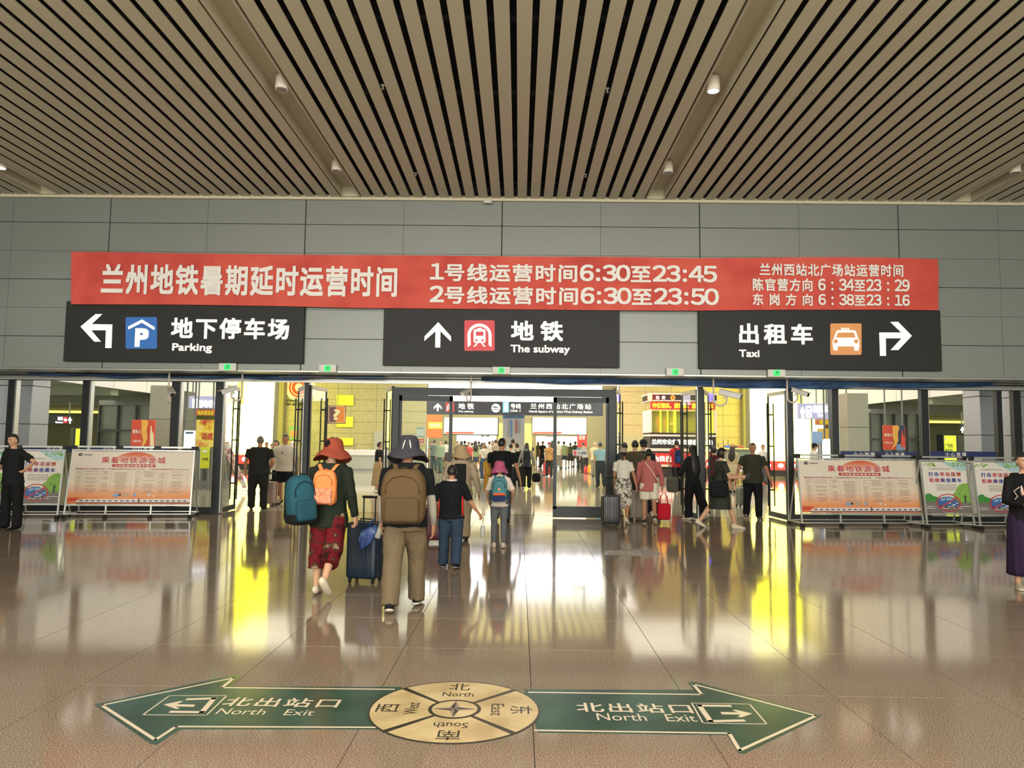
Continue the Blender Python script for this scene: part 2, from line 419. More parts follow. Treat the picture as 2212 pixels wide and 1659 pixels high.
heads = [(393, 190, 'left of the left-middle trough, nearer row'), (827, 190, 'right of the left-middle trough, nearer row'), (1312, 197, 'left of the lit lamp, nearer row'),
         (1758, 198, 'right of the lit lamp, nearer row'), (190, 368, 'near the lit lamp at the left edge'), (565, 373, 'left of the unlit left-middle lamp near the wall'),
         (898, 378, 'just right of the unlit left-middle lamp near the wall'), (1265, 381, 'left of the unlit right-middle lamp near the wall'), (1603, 383, 'right of the unlit right-middle lamp near the wall'), (1983, 380, 'far right near the last trough')]
for px, py, d in heads:
    p = fl(px, py, ZC-.04); k = round((p.x-TC0-TWD/2)/pit-.5)
    t = thing('fire_sprinkler', 'tiny chrome ceiling sprinkler, '+d, 'sprinkler', (p.x, p.y, ZC), group=None)
    MB().lathe([(.03, -.004), (.034, 0), (.01, 0)], 14).build('rose', M['alu'], t)
    MB().lathe([(.008, -.05), (.008, 0)], 8).lathe([(.022, -.056), (.022, -.05)], 12).build('nozzle', M['alu'], t)

# ------------------------------------------------------------------ big wall with panels
wall = struct('wall_front', MB().box(-14, 14, YW+.025, 16.15, ZB, 7.15).build('wall_front', M['joint']))
SX = [-8.66+4.128*k for k in range(-2, 7)]
cols = []
for k in range(len(SX)-1): cols += [(SX[k]+.009, SX[k]+2.064-.0006), (SX[k]+2.064+.0006, SX[k+1]-.009)]
rows = [(ZB+.004, 3.73), (3.74, 4.338), (4.3392, 4.935), (4.945, 5.543), (5.5442, 6.15), (6.16, ZC)]
rng = random.Random(3)
for (a, b_) in cols:
    if b_ < -13.9 or a > 13.9: continue
    for (c, d) in rows:
        m = MB(); e = .0025; o = rng.uniform(-.0012, .0012)
        a_ = max(a, -13.95); bb = min(b_, 13.95)
        m.add([(a_, YW+.025, c), (bb, YW+.025, c), (bb, YW+.025, d), (a_, YW+.025, d), (a_+e, YW+o, c+e), (bb-e, YW+o, c+e), (bb-e, YW+o, d-e), (a_+e, YW+o, d-e)],
              [(4, 5, 6, 7), (0, 1, 5, 4), (1, 2, 6, 5), (2, 3, 7, 6), (3, 0, 4, 7)])
        m.build('wall_panel', M['panel'], wall)
struct('trim_2', MB().box(-14, 14, YW-.01, 16.2, ZB-.03, ZB).build('trim_2', M['steel']))
t = tag(MB().rbox((0, 0, 0), (.16, .08, .05), .01).build('junction_box', M['wht'], None, loc=(at(1054, 432, 15.08).x, 15.06, ZC-.10)), 'small white box fixed where slatted ceiling meets the wall', 'box')

# side walls of the hall, outside the frame
struct('wall_left', MB().box(-14.3, -14, -3, 16.15, 0, 7.15).build('wall_left', M['panel']))
struct('wall_right', MB().box(14, 14.3, -3, 16.15, 0, 7.15).build('wall_right', M['panel']))

# header beam over the doors
hb = struct('trim_3', MB().box(-14, 14, 16.2, 16.55, 2.93, 3.3).build('trim_3', M['steel']))
MB().box(-14, 14, 16.18, 16.22, 2.9, 2.935).build('rail', M['alu'], hb)
MB().box(-14, 14, 16.10, 16.16, 2.985, 3.01).build('rail', M['frame'], hb)
MB().tube([(-5.2, 15.9, 3.0), (-1.6, 15.9, 2.99)], .012, 6, 0).build('cable', M['alu'], hb)
MB().tube([(-10, 15.8, 3.03), (-8.5, 15.85, 3.0), (-5, 15.9, 3.02)], .01, 6, 0).build('cable', M['black'], hb)
def tarp(xa, xb, droop, seed, lab):
    m = MB(); nx = 90; nz = 7; rg = random.Random(seed); vs = []
    cps = [rg.uniform(.25, 1) for _ in range(14)]
    for i in range(nx+1):
        u = i/nx; q = u*12; k = int(q); f = q-k; f = f*f*(3-2*f); d = (cps[k]*(1-f)+cps[k+1]*f)*droop*min(1, u*8+.3, (1-u)*8+.3)
        for j in range(nz+1):
            v = j/nz; x = xa+(xb-xa)*u
            vs.append((x, 15.98+.05*math.sin(v*5+u*31)*v+.03*noise.noise(Vector((x*2, v*3, seed))), 3.03-(.04+d)*v-.01*math.sin(v*9+u*17)))
    fs = [(i*(nz+1)+j, (i+1)*(nz+1)+j, (i+1)*(nz+1)+j+1, i*(nz+1)+j+1) for i in range(nx) for j in range(nz)]
    k = len(vs); vs += [(a, b_+.02, c) for a, b_, c in vs]; fs += [tuple(k+q for q in f[::-1]) for f in fs]
    return tag(m.add(vs, fs).build('tarpaulin', M['tarp'], None, True), lab, 'tarp')
tarp(at(1040, 830, 16).x, at(2145, 830, 16).x, .15, 4, 'blue tarpaulin bunched under the header above the right-hand doors')
tarp(at(60, 820, 16).x, at(830, 820, 16).x, .06, 9, 'thin strip of blue tarpaulin tucked under the header above the left-hand doors')

# ------------------------------------------------------------------ glazing line
def gx(px, y=950, Y=YG): return at(px, y, Y).x
def glazing(n, xa, xb, sign=None, ztop=2.93):
    w = struct('window_%d' % n, MB().box(xa, xb, YG-.005, YG+.005, .15, ztop).build('window_%d' % n, GLASS))
    MB().box(xa, xb, YG-.06, YG+.06, 0, .15).build('bottom_rail', M['frame'], w)
    MB().box(xa, xb, YG-.04, YG+.04, ztop-.03, ztop).build('top_rail', M['frame'], w)
    return w
def mullion(w, pa, pb):
    xa, xb = gx(pa), gx(pb)
    MB().box(xa, xb, YG-.07, YG+.07, 0, 2.93).build('mullion', M['frame'], w)
    MB().box(xb-.005, xb+.03, YG-.03, YG+.10, 0.02, 2.9).build('cover_strip', M['alu'], w)
gl = [(-60, 15, 28), (28, 176, 190), (190, 369, 386), (386, 464, 480), (1712, 1796, 1810), (1810, 1989, 2004), (2004, 2152, 2163), (2163, 2188, 2204), (2204, 2300, 2312)]
WN = []
for n, (a, b_, c) in enumerate(gl):
    w = glazing(n+1, gx(a), gx(b_ if n < 9 else b_)); WN.append(w); mullion(w, b_, c)
for n, (a, b_) in enumerate(((656, 666), (1507, 1518), (1700, 1712))):
    o = MB().box(gx(a), gx(b_), YG-.08, YG+.08, 0, 2.93).build('trim_%d' % (4+n), M['frame']); struct('', o)
    MB().box(gx(a)-.02, gx(a), YG-.05, YG+.05, 0, 2.93).build('cover_strip', M['alu'], o)
struct('wall_left_far', MB().box(-14, gx(-60), YG-.2, YG+.2, 0, 2.93).build('wall_left_far', M['panel']))
struct('wall_right_far', MB().box(gx(2312), 14, YG-.2, YG+.2, 0, 2.93).build('wall_right_far', M['panel']))
# blue warning strip with lettering stuck on the fixed glass
def strip(a, b_, texts):
    z0 = at((a+b_)/2, 973 if a < 1000 else 986, YG).z; z1 = at((a+b_)/2, 965 if a < 1000 else 977, YG).z
    s = MB().box(gx(a), gx(b_), YG-.012, YG-.007, z0-.03, z1+.02).build('warning_strip', mat('strip_blue', '1B2B5E', .5, var=.03), None)
    s['label'] = {30: 'dark blue warning strip on the glass behind the small poster at left', 196: 'dark blue warning strip on the glass above the left large board', 1810: 'dark blue warning strip on the glass above the right large board', 2004: 'dark blue warning strip on the glass above the right small poster'}[a]; s['category'] = 'sticker'; s['group'] = 'warning strips on the glass'
    F = Flat(s, y=YG-.013)
    for (c, d) in texts: F.text('lettering', '小 心 玻 璃', gx(c), gx(d), z0+.0, z1, M['wht'], bold=.02)
strip(30, 172, [(103, 150)]); strip(196, 366, [(225, 262), (288, 332)]); strip(1810, 1980, [(1842, 1888), (1910, 1952)]); strip(2004, 2150, [(2040, 2085)])

# pivot doors standing open
def swing(n, hx, ex, ln=1.0):
    hy = YG; ang = math.atan2(ln, ex-hx); L = math.hypot(ex-hx, ln)
    d = struct('door_%d' % n, empty('door_%d' % n, (hx, hy, 0), ang)); H = 2.86
    MB().box(0, L, -.006, .006, .12, H-.06).build('door_glass', GLASS, d)
    MB().box(0, L, -.025, .025, .02, .13).build('bottom_rail', M['dgrey'], d)
    MB().box(0, L, -.025, .025, H-.08, H).build('top_rail', M['cream'], d)
    MB().box(-.02, .04, -.03, .03, .02, H).build('hinge_stile', M['frame'], d)
    MB().box(L-.025, L, -.02, .02, .02, H).build('edge_stile', M['frame'], d)
    for s in (-1, 1):
        h = MB().tube([(L-.12, s*.075, .25), (L-.12, s*.075, 2.62)], .016, 8, 0)
        for z in (.62, 1.62, 2.35): h.bar((L-.12, 0, z), (L-.12, s*.08, z), .05, .03)
        h.build('pull_bar', M['black'], d)
def xe(px, Y=17.4): return at(px, 950, Y).x
swing(1, gx(480), xe(512)); swing(2, gx(656), xe(642)); swing(3, gx(667), xe(702)); swing(4, gx(847), xe(834))
swing(5, gx(1328), xe(1339)); swing(6, gx(1507), xe(1474)); swing(7, gx(1519), xe(1530)); swing(8, gx(1700), xe(1660))
# central sliding door
cxa, cxb = gx(848), gx(1328); zt = at(1090, 840, YG).z
fr = struct('door_9', MB().box(cxa, cxa+.14, YG-.1, YG+.1, 0, zt).box(cxb-.14, cxb, YG-.1, YG+.1, 0, zt).box(cxa, cxb, YG-.12, YG+.1, zt-.16, zt).build('door_9', M['frame']))
for (a, b_) in ((860, 977), (1195, 1316)):
    x0, x1 = gx(a), gx(b_); z1 = zt-.17
    MB().box(x0, x1, YG-.03, YG+.03, .02, .26).box(x0, x1, YG-.03, YG+.03, z1-.12, z1).box(x0, x0+.075, YG-.03, YG+.03, .2, z1).box(x1-.075, x1, YG-.03, YG+.03, .2, z1).build('sliding_sash', M['frame'], fr)
    MB().box(x0+.07, x1-.07, YG-.006, YG+.006, .26, z1-.12).build('sash_glass', GLASS, fr)
s = MB().box(gx(1237), gx(1268), YG-.012, YG-.008, at(1250, 984, YG).z, at(1250, 972, YG).z).build('glass_sticker', M['wht'], None)
tag(s, 'small white caution sticker with red square on the right sliding pane', 'sticker')
F = Flat(s, y=YG-.0135, fn=lambda a, b_: tuple(at(a, b_, YG).xz))
F.poly('red_square', [(1239, 974), (1245, 974), (1245, 983), (1239, 983)], M['redp']); F.text('lettering', '小心玻璃', 1247, 1266, 982, 975, M['ink'], bold=.02)
s = MB().box(gx(893), gx(916), YG-.012, YG-.008, at(905, 957, YG).z, at(905, 948, YG).z).build('glass_sticker', mat('sticker_red', 'C24A3C', .5), None)
tag(s, 'red no-entry sticker on the left sliding pane', 'sticker')
F = Flat(s, y=YG-.0135, fn=lambda a, b_: tuple(at(a, b_, YG).xz))
F.polys('no_sign', ringp(898, 952.5, 3.6, .8, 20)+[[(895.6, 950.4), (896.2, 949.8), (900.6, 954.6), (900, 955.2)]], M['wht']); F.text('lettering', '禁止通行', 903, 915, 955, 950, M['wht'], bold=.02)
s = MB().box(gx(900), gx(917), YG-.012, YG-.008, at(908, 944, YG).z, at(908, 924, YG).z).build('glass_notice', mat('notice_pale', 'CBDCC8', .5), None)
tag(s, 'pale notice with teal bands on the left sliding pane', 'notice')
F = Flat(s, y=YG-.0135, fn=lambda a, b_: tuple(at(a, b_, YG).xz))
F.polys('teal_band', [[(900, 924), (917, 924), (917, 926), (900, 926)], [(900, 942), (917, 942), (917, 944), (900, 944)]], mat('teal', '3FA0A4', .5))

# ------------------------------------------------------------------ cameras and exit signs on the header
def exit_sign(px, py, lab):
    p = at(px, py, YW-.05)
    t = thing('exit_sign', lab, 'sign', (p.x, YW-.045, p.z-.08), group='running-man exit signs under the wall')
    MB().rbox((0, 0, .08), (.36, .06, .16), .008, 2).build('housing', M['wht'], t)
    f = MB().box(-.065, .065, -.036, -.03, .02, .14).build('lit_panel', M['exitg'], t)
    F = Flat(f, y=-.037); gd = glow_lin('exit_dark', (.01, .12, .03))
    F.polys('pictogram', [circ(.012, .118, .011, 10), [(-.01, .105), (.018, .105), (.012, .07), (-.008, .07)], [(-.008, .07), (.002, .07), (-.022, .03), (-.034, .034)], [(.0, .07), (.012, .07), (.03, .055), (.022, .03), (.012, .03), (.018, .052)],
                            [(-.01, .105), (-.035, .095), (-.032, .088), (-.008, .095)], [(.018, .104), (.04, .09), (.036, .083), (.014, .092)], [(.042, .125), (.05, .125), (.05, .03), (.042, .03)]], gd)
    MB().box(.12, .13, -.034, -.029, .03, .04).build('indicator', glow_lin('led_red', (2, .3, .2)), t)
for px, py, d in ((492, 793, 'below the parking sign'), (708, 796, 'between the parking and subway signs'), (1083, 800, 'below the subway sign, over the sliding door'), (1458, 804, 'between the subway and taxi signs'), (1677, 806, 'below the taxi sign')):
    exit_sign(px, py, 'small white exit box with green running figure, '+d)

def cctv(px, py0, py1, yaw, lab, pitch=-.35, s=1.0):
    top = at(px, py0, 15.75); bot = at(px, py1, 15.75); h = top.z-bot.z; r = .11*s
    t = thing('security_camera', lab, 'camera', (top.x, 15.75, bot.z)); zt_ = 3.04-bot.z
    c = math.cos(yaw); sn = math.sin(yaw)
    pts = [(0, 0, zt_), (0, 0, r)]+[(c*(r-r*math.cos(a)), -abs(sn)*(r-r*math.cos(a)), r-r*math.sin(a)) for a in [PI*i/6 for i in range(1, 7)]]
    pts.append((c*2*r, -abs(sn)*2*r, r+.05)); MB().tube(pts, .02, 8, 1).build('conduit', M['cream'], t, True)
    o = empty('camera_body', (c*2*r, -abs(sn)*2*r, r+.10), 0); o.parent = t; 
    m = Matrix.Translation((c*2*r, -abs(sn)*2*r, r+.12)) @ Matrix.Rotation(yaw, 4, 'Z') @ Matrix.Rotation(-pitch, 4, 'Y')
    bpy.data.objects.remove(o)
    bd = MB().rbox((.06, 0, 0), (.36*s, .10*s, .09*s), .015, 2).xf(m).build('camera_housing', M['wht'], t)
    MB().box(-.14*s, .28*s, -.06*s, .06*s, .047*s, .058*s).xf(m).build('sun_shield', M['cream'], t)
    MB().box(.235*s, .248*s, -.04*s, .04*s, -.035*s, .035*s).xf(m).build('lens_window', M['black'], t)
    MB().tube([(0, 0, -.04), (-.03, 0, -.10)], .02, 8, 1).xf(m).build('swivel_joint', M['wht'], t)
cctv(366, 805, 870, -.95, 'white security camera on a hooked pipe, leftmost of five, over the left glazing')
cctv(524, 805, 866, PI+.75, 'security camera on a hooked pipe over the leftmost open door, seen against bright light')
cctv(1018, 812, 868, PI+1.1, 'security camera on a hooked pipe over the central sliding door', s=.8)
cctv(1541, 815, 877, -.35, 'largest-looking white security camera pointing right, over the right-hand doors', -.25, 1.25)
cctv(1700, 818, 870, -.75, 'white security camera on a hooked pipe, rightmost of five, near the right glazing')

# ------------------------------------------------------------------ banner and the three hanging signs
WP = lambda Y: (lambda a, b_: tuple(at(a, b_, Y).xz))
YB = YW-.16
top = [(154, 544), (400, 547), (600, 550), (760, 551), (1090, 554), (1300, 555), (1500, 558), (1700, 556), (1900, 556), (2027, 559)]
bot = [(153, 657), (400, 658), (600, 661), (760, 665), (1090, 668), (1300, 670), (1500, 671), (1700, 669), (1900, 669), (2027, 670)]
def interp(L, x):
    for i in range(len(L)-1):
        if x <= L[i+1][0] or i == len(L)-2:
            f = (x-L[i][0])/(L[i+1][0]-L[i][0]); return L[i][1]*(1-f)+L[i+1][1]*f
m = MB(); vs = []; nx = 150; nz = 12
for i in range(nx+1):
    px = 153.5+(2027-153.5)*i/nx; a = at(px, interp(top, px), YB); b_ = at(px, interp(bot, px), YB)
    for j in range(nz+1):
        f = j/nz; z = a.z*(1-f)+b_.z*f; x = a.x*(1-f)+b_.x*f; e = (1-f)**2
        vs.append((x, YB+.02*noise.noise(Vector((x*.7, z*3, 1)))*e*2+.012*math.sin(x*9+z*14+3*noise.noise(Vector((x, z, 5))))*e*max(0, noise.noise(Vector((x*.5, 1, 2)))+.3), z))
fs = [(i*(nz+1)+j, i*(nz+1)+j+1, (i+1)*(nz+1)+j+1, (i+1)*(nz+1)+j) for i in range(nx) for j in range(nz)]
k = len(vs); vs += [(x, y+.01, z) for x, y, z in vs]; fs += [tuple(k+q for q in f[::-1]) for f in fs]
ban = m.add(vs, fs).build('banner', M['banner'], None, True)
tag(ban, 'long red cloth banner with white subway opening hours hung across the wall', 'banner')
F = Flat(ban, y=YB-.035, fn=WP(YB-.035)); wl = mat('banner_white', 'F2F1EC', .6, var=.05, scale=2)
F.text('lettering', '兰州地铁暑期延时运营时间', 219, 858, 639, 573, wl, bold=.028, line=True)
F.text('lettering', '1号线运营时间6:30至23:45', 929, 1549, 610, 571, wl, bold=.026, line=True)
F.text('lettering', '2号线运营时间6:30至23:50', 928, 1553, 659, 620, wl, bold=.026, line=True)
F.text('lettering', '兰州西站北广场站运营时间', 1641, 1951, 597, 570, wl, bold=.024, line=True)
F.text('lettering', '陈官营方向 6 : 34至23 : 29', 1626, 1965, 630, 602, wl, bold=.024, line=True)
F.text('lettering', '东 岗 方 向 6 : 38至23 : 16', 1626, 1965, 661, 635, wl, bold=.024, line=True)

def wallsign(name, x0, x1, y0, y1, lab):
    c = at((x0+x1)/2, (y0+y1)/2, YW-.1); a = at(x0, (y0+y1)/2, YW-.1).x; b_ = at(x1, (y0+y1)/2, YW-.1).x; za = at((x0+x1)/2, y1, YW-.1).z; zb = at((x0+x1)/2, y0, YW-.1).z
    s = MB().rbox(((a+b_)/2, YW-.055, (za+zb)/2), (b_-a, .10, zb-za), .006, 1).build(name, M['sign'])
    tag(s, lab, 'sign'); return s, Flat(s, y=YW-.109, fn=WP(YW-.11))
wm = glow_lin('sign_white_lit', (.80, .78, .68))
s, F = wallsign('direction_sign', 140, 656, 653, 783, 'black parking direction sign with blue P square and left turn arrow')
Z = lambda L, o: [(o[0]+x/2.765, o[1]+y/2.765) for x, y in L]
O1, O2, O3 = (0, 380), (750, 380), (1412, 380)
F.poly('arrow', Z([(480, 900), (570, 825), (612, 825), (548, 885), (671, 887), (666, 1028), (628, 1028), (632, 922), (545, 922), (603, 990), (563, 990)], O1), wm)
def rsq(x0, y0, x1, y1, r=10):
    return circ(x1-r, y1-r, r, 4, a0=0, a1=PI/2)+circ(x0+r, y1-r, r, 4, a0=PI/2, a1=PI)+circ(x0+r, y0+r, r, 4, a0=PI, a1=1.5*PI)+circ(x1-r, y0+r, r, 4, a0=1.5*PI, a1=2*PI)
F.poly('blue_square', Z(rsq(750, 843, 938, 1032), O1), M['blue'], 0)
F.poly('roof_chevron', Z([(765, 900), (848, 857), (924, 903), (922, 922), (848, 877), (766, 918)], O1), wm, 2)
F.text('letter', 'P', *[O1[0]+v/2.765 for v in (806, 888)], O1[1]+1021/2.765, O1[1]+910/2.765, wm, 2, bold=.05)
F.text('lettering', '地下停车场', O1[0]+1022/2.765, O1[0]+1727/2.765, O1[1]+974/2.765, O1[1]+848/2.765, wm, bold=.03, spacing=1.18)
F.text('lettering', 'Parking', O1[0]+1028/2.765, O1[0]+1266/2.765, O1[1]+1059/2.765, O1[1]+1000/2.765, wm, bold=.025)
s, F = wallsign('direction_sign', 828, 1338.5, 662, 792, 'black subway direction sign with red train square and upward arrow')
F.poly('arrow', Z([(544, 873), (620, 958), (620, 990), (557, 928), (556, 1025), (525, 1025), (527, 928), (460, 987), (462, 958)], O2), wm)
F.poly('red_square', Z(rsq(700, 862, 881, 1045), O2), M['redp'], 0)
arch = [(o) for o in ringp(790, 952, 72, 18, 16, ry=70, a0=PI, a1=2*PI)]
F.polys('tunnel_arch', [Z(q, O2) for q in arch]+[Z([(718, 950), (737, 950), (738, 1010), (720, 1022)], O2), Z([(844, 950), (862, 950), (862, 1022), (844, 1010)], O2)], wm, 2)
F.polys('train', [Z(rsq(755, 915, 826, 998, 12), O2), Z([(772, 1000), (782, 1000), (765, 1019), (752, 1019)], O2), Z([(800, 1000), (810, 1000), (828, 1019), (815, 1019)], O2), Z([(778, 908), (804, 908), (804, 916), (778, 916)], O2)], wm, 2)
F.polys('train_window', [Z(rsq(768, 930, 814, 955, 4), O2), Z(circ(772, 982, 7, 12), O2), Z(circ(809, 982, 7, 12), O2)], M['redp'], 3)
F.text('lettering', '地 铁', O2[0]+978/2.765, O2[0]+1290/2.765, O2[1]+986/2.765, O2[1]+866/2.765, wm, bold=.03)
F.text('lettering', 'The subway', O2[0]+975/2.765, O2[0]+1330/2.765, O2[1]+1069/2.765, O2[1]+1010/2.765, wm, bold=.025)
s, F = wallsign('direction_sign', 1510, 2033, 668, 799, 'black taxi direction sign with orange taxi square and right turn arrow')
F.text('lettering', '出租车', O3[0]+510/2.765, O3[0]+950/2.765, O3[1]+1005/2.765, O3[1]+882/2.765, wm, bold=.03, spacing=1.3)
F.text('lettering', 'Taxi', O3[0]+510/2.765, O3[0]+632/2.765, O3[1]+1082/2.765, O3[1]+1038/2.765, wm, bold=.025)
F.poly('arrow', Z([(1543, 955), (1460, 871), (1413, 872), (1478, 935), (1347, 935), (1352, 1075), (1388, 1075), (1387, 970), (1480, 970), (1415, 1040), (1462, 1040)], O3), wm)
F.poly('orange_square', Z(rsq(1055, 881, 1242, 1069), O3), M['orange'], 0)
F.polys('taxi', [Z([(1090, 930), (1098, 922), (1200, 922), (1208, 930), (1222, 972), (1228, 985), (1228, 1020), (1222, 1044), (1198, 1044), (1196, 1018), (1100, 1018), (1098, 1042), (1076, 1042), (1070, 1018), (1068, 985), (1076, 970)], O3), Z([(1120, 908), (1168, 908), (1168, 922), (1120, 922)], O3)], wm, 2)
F.polys('taxi_window', [Z([(1100, 936), (1196, 936), (1206, 966), (1090, 966)], O3), Z(circ(1087, 988, 13, 14), O3), Z(circ(1209, 988, 13, 14), O3)], M['orange'], 3)
F.text('lettering', 'TAXI', O3[0]+1126/2.765, O3[0]+1163/2.765, O3[1]+920/2.765, O3[1]+910/2.765, M['orange'], 3, bold=.02)

# ------------------------------------------------------------------ floor graphics
fgreen = mottled('floor_green', ['1C3A30', '24463A', '2F5346'], 3, .22, spec=.4); fcream = mottled('floor_cream', ['A8946A', 'BBA77B', 'C6B48A'], 4, .22, spec=.4)
fline = mat('floor_line', 'C9BBA6', .3, var=.1); fdark = mat('floor_dark', '2B2A22', .3, var=.1)
FP = lambda a, b_: tuple(fl(a, b_).xy)
def Q(L, o): return [(o[0]+x/2.212, o[1]+y/2.212) for x, y in L]
A0, B0 = (190, 1430), (800, 1430)
def sticker(name, outline, lab, m, z=.0015):
    pts = [FP(*p) for p in outline]; s = MB().prism(pts, .0004, z, 'xy').build(name, m); tag(s, lab, 'floor sticker')
    return s, Flat(s, y=z+.0006, plane='xy', step=.0006, fn=FP)
sL, F = sticker('floor_arrow', Q([(30, 204), (700, 62), (733, 66), (680, 118), (1500, 120), (1440, 322), (440, 322), (330, 396), (300, 392)], A0), 'green floor arrow sticker pointing left with north exit lettering', fgreen)
def band(p, q, w): return p, q, w
def outline(F, name, pts, w, m, k=0):
    W_ = [Vector(FP(*p)) for p in pts]; out = []
    for i in range(len(W_)-1):
        p, q = W_[i], W_[i+1]; d = (q-p).normalized(); n = Vector((-d.y, d.x))*w/2; p2, q2 = p-d*w*.4, q+d*w*.4
        out.append([tuple(p2+n), tuple(q2+n), tuple(q2-n), tuple(p2-n)])
    fn = F.fn; F.fn = None; F.polys(name, out, m, k); F.fn = fn
outline(F, 'border_line', Q([(1460, 132), (640, 124), (698, 77), (66, 208), (322, 374), (420, 310), (1390, 314)], A0), .022, fline)
outline(F, 'symbol_frame', Q([(390, 162), (664, 162), (566, 256), (262, 254), (390, 162)], A0), .010, fline)
F.poly('symbol_arrow', Q([(360, 205), (440, 188), (455, 190), (425, 203), (512, 205), (506, 216), (420, 214), (440, 224), (420, 226)], A0), fline)
outline(F, 'symbol_bracket', Q([(480, 180), (602, 176), (545, 242), (400, 240)], A0), .035, fline, 1)
F.text('lettering', '北出站口', A0[0]+650/2.212, A0[0]+1205/2.212, A0[1]+217/2.212, A0[1]+174/2.212, fline, bold=.015, spacing=1.15)
F.text('lettering', 'North   Exit', A0[0]+617/2.212, A0[0]+1085/2.212, A0[1]+255/2.212, A0[1]+227/2.212, fline, bold=.01)
sR, F = sticker('floor_arrow', Q([(735, 132), (1545, 134), (1518, 98), (1545, 94), (2160, 258), (1790, 438), (1760, 436), (1706, 350), (800, 338)], B0), 'green floor arrow sticker pointing right with north exit lettering', fgreen)
outline(F, 'border_line', Q([(760, 146), (1585, 157), (1542, 107), (2130, 258), (1765, 424), (1715, 342), (790, 328)], B0), .022, fline)
outline(F, 'symbol_frame', Q([(1535, 197), (1812, 203), (1895, 298), (1590, 294), (1535, 197)], B0), .010, fline)
outline(F, 'symbol_bracket', Q([(1715, 212), (1572, 210), (1625, 285), (1780, 282)], B0), .035, fline, 1)
F.poly('symbol_arrow', Q([(1826, 248), (1748, 230), (1728, 231), (1755, 242), (1672, 240), (1680, 252), (1768, 253), (1755, 264), (1775, 266)], B0), fline)
F.text('lettering', '北出站口', B0[0]+985/2.212, B0[0]+1532/2.212, B0[1]+244/2.212, B0[1]+200/2.212, fline, bold=.015, spacing=1.15)
F.text('lettering', 'North   Exit', B0[0]+1083/2.212, B0[0]+1552/2.212, B0[1]+284/2.212, B0[1]+250/2.212, fline, bold=.01)
c = fl(982, 1533); R = (fl(1168, 1533).x-fl(797, 1533).x)/2
s = MB().lathe([(R, .0016), (R, .0036), (.001, .0036)], 72, (c.x, c.y, 0)).build('floor_compass', fdark)
tag(s, 'round cream compass rose floor sticker between the two green arrows', 'floor sticker')
F = Flat(s, y=.0040, plane='xy', step=.0006)
rr = R*.975; ri = R*.31
for k in range(4):
    a0 = PI/4+k*PI/2+.04; a1 = a0+PI/2-.08
    F.poly('sector', circ(c.x, c.y, rr, 20, a0=a0, a1=a1)+circ(c.x, c.y, ri, 8, a0=a1-.04, a1=a0+.04), fcream, 0)
F.poly('hub_disc', circ(c.x, c.y, ri*.86, 40), fcream, 1)
st = []; 
for k in range(4):
    a = k*PI/2; L_ = ri*(.85 if k % 2 else .85)
    tip = (c.x+L_*math.cos(a), c.y+L_*math.sin(a)); 
    for sg, mm in ((1, 'star_dark'), (-1, 'star_light')):
        in_ = (c.x+ri*.24*math.cos(a+sg*PI/4), c.y+ri*.24*math.sin(a+sg*PI/4))
        F.poly('star_point', [(c.x, c.y), in_, tip] if sg > 0 else [(c.x, c.y), tip, in_], mat(mm, '3A3533' if sg > 0 else '84786C', .4, var=0), 2)
def ctext(txt, dx, dy, w, h, rot, b_=.01): F.text('lettering', txt, c.x+dx-w/2, c.x+dx+w/2, c.y+dy-h/2, c.y+dy+h/2, fdark, 2, bold=b_, rot=rot)
ctext('北', 0, R*.78, R*.26, R*.26, 0); ctext('North', 0, R*.50, R*.38, R*.15, 0)
ctext('南', 0, -R*.78, R*.26, R*.26, PI); ctext('South', 0, -R*.50, R*.38, R*.15, PI)
ctext('西', -R*.78, 0, R*.26, R*.26, PI/2); ctext('West', -R*.50, 0, R*.15, R*.38, PI/2)
ctext('东', R*.78, 0, R*.26, R*.26, -PI/2); ctext('East', R*.50, 0, R*.15, R*.38, -PI/2)
s, F = sticker('floor_arrow', [(1306, 1190), (1370, 1187), (1366, 1184), (1374, 1184), (1432, 1195), (1390, 1207), (1382, 1202), (1306, 1199)], 'small worn dark arrow sticker on the floor in front of the right doors', mat('worn_dark', '3B3940', .3, var=.3, scale=30))
F.text('lettering', '地铁出口', 1316, 1382, 1199, 1189, fline, bold=.0)
# ------------------------------------------------------------------ concourse beyond the doors
def X(px, Y): return at(px, 950, Y).x
def Zp(px, py, Y): return at(px, py, Y).z
stone = mottled('beige_stone', ['98936A', 'A9A47C', 'B3AE88'], 14, .5, detail=4)
stone_w = mottled('peach_stone', ['B0A074', 'C0B084', 'CABD92'], 14, .5, detail=4)
fasc = mat('fascia_white', 'ECE8F0', .5, var=.05); aisc = mat('aisle_ceiling', '6E7668', .6, var=.1); olive = mat('olive_wall', '8A8A66', .7, var=.06, scale=2)
struct('ceiling_2', MB().box(-32, 32, 17, 72, 9.0, 9.2).build('ceiling_2', mat('hall_ceiling', 'B8B2A0', .7)))
def blocks(name, x0, x1, Y, z1, bw, bh, m, z0=0, yy=.12):
    w = struct(name, MB().box(x0, x1, Y+.02, Y+.4, z0, z1).build(name, M['grey'])); nx = max(1, round((x1-x0)/bw)); nz = max(1, round((z1-z0)/bh))
    dx = (x1-x0)/nx; dz = (z1-z0)/nz; me = MB().box(.008, dx-.008, -.02, .02, .008, dz-.008).mesh('stone_slab', m)
    for i in range(nx):
        for j in range(nz): inst('stone_slab', me, w, (x0+i*dx, Y, z0+j*dz))
    return w
YS = 46.0
blocks('wall_back_left', X(593, YS), X(921, YS), YS, 9, 1.6, .68, stone)
blocks('wall_back_right', X(1338, YS), X(1618, YS), YS, 9, 1.6, .68, stone_w)
struct('trim_20', MB().rbox((X(602, YS-.5), YS-.3, 4.5), (.55, .8, 9), .02, 1).build('trim_20', mat('pilaster', '8E8A62', .6)))
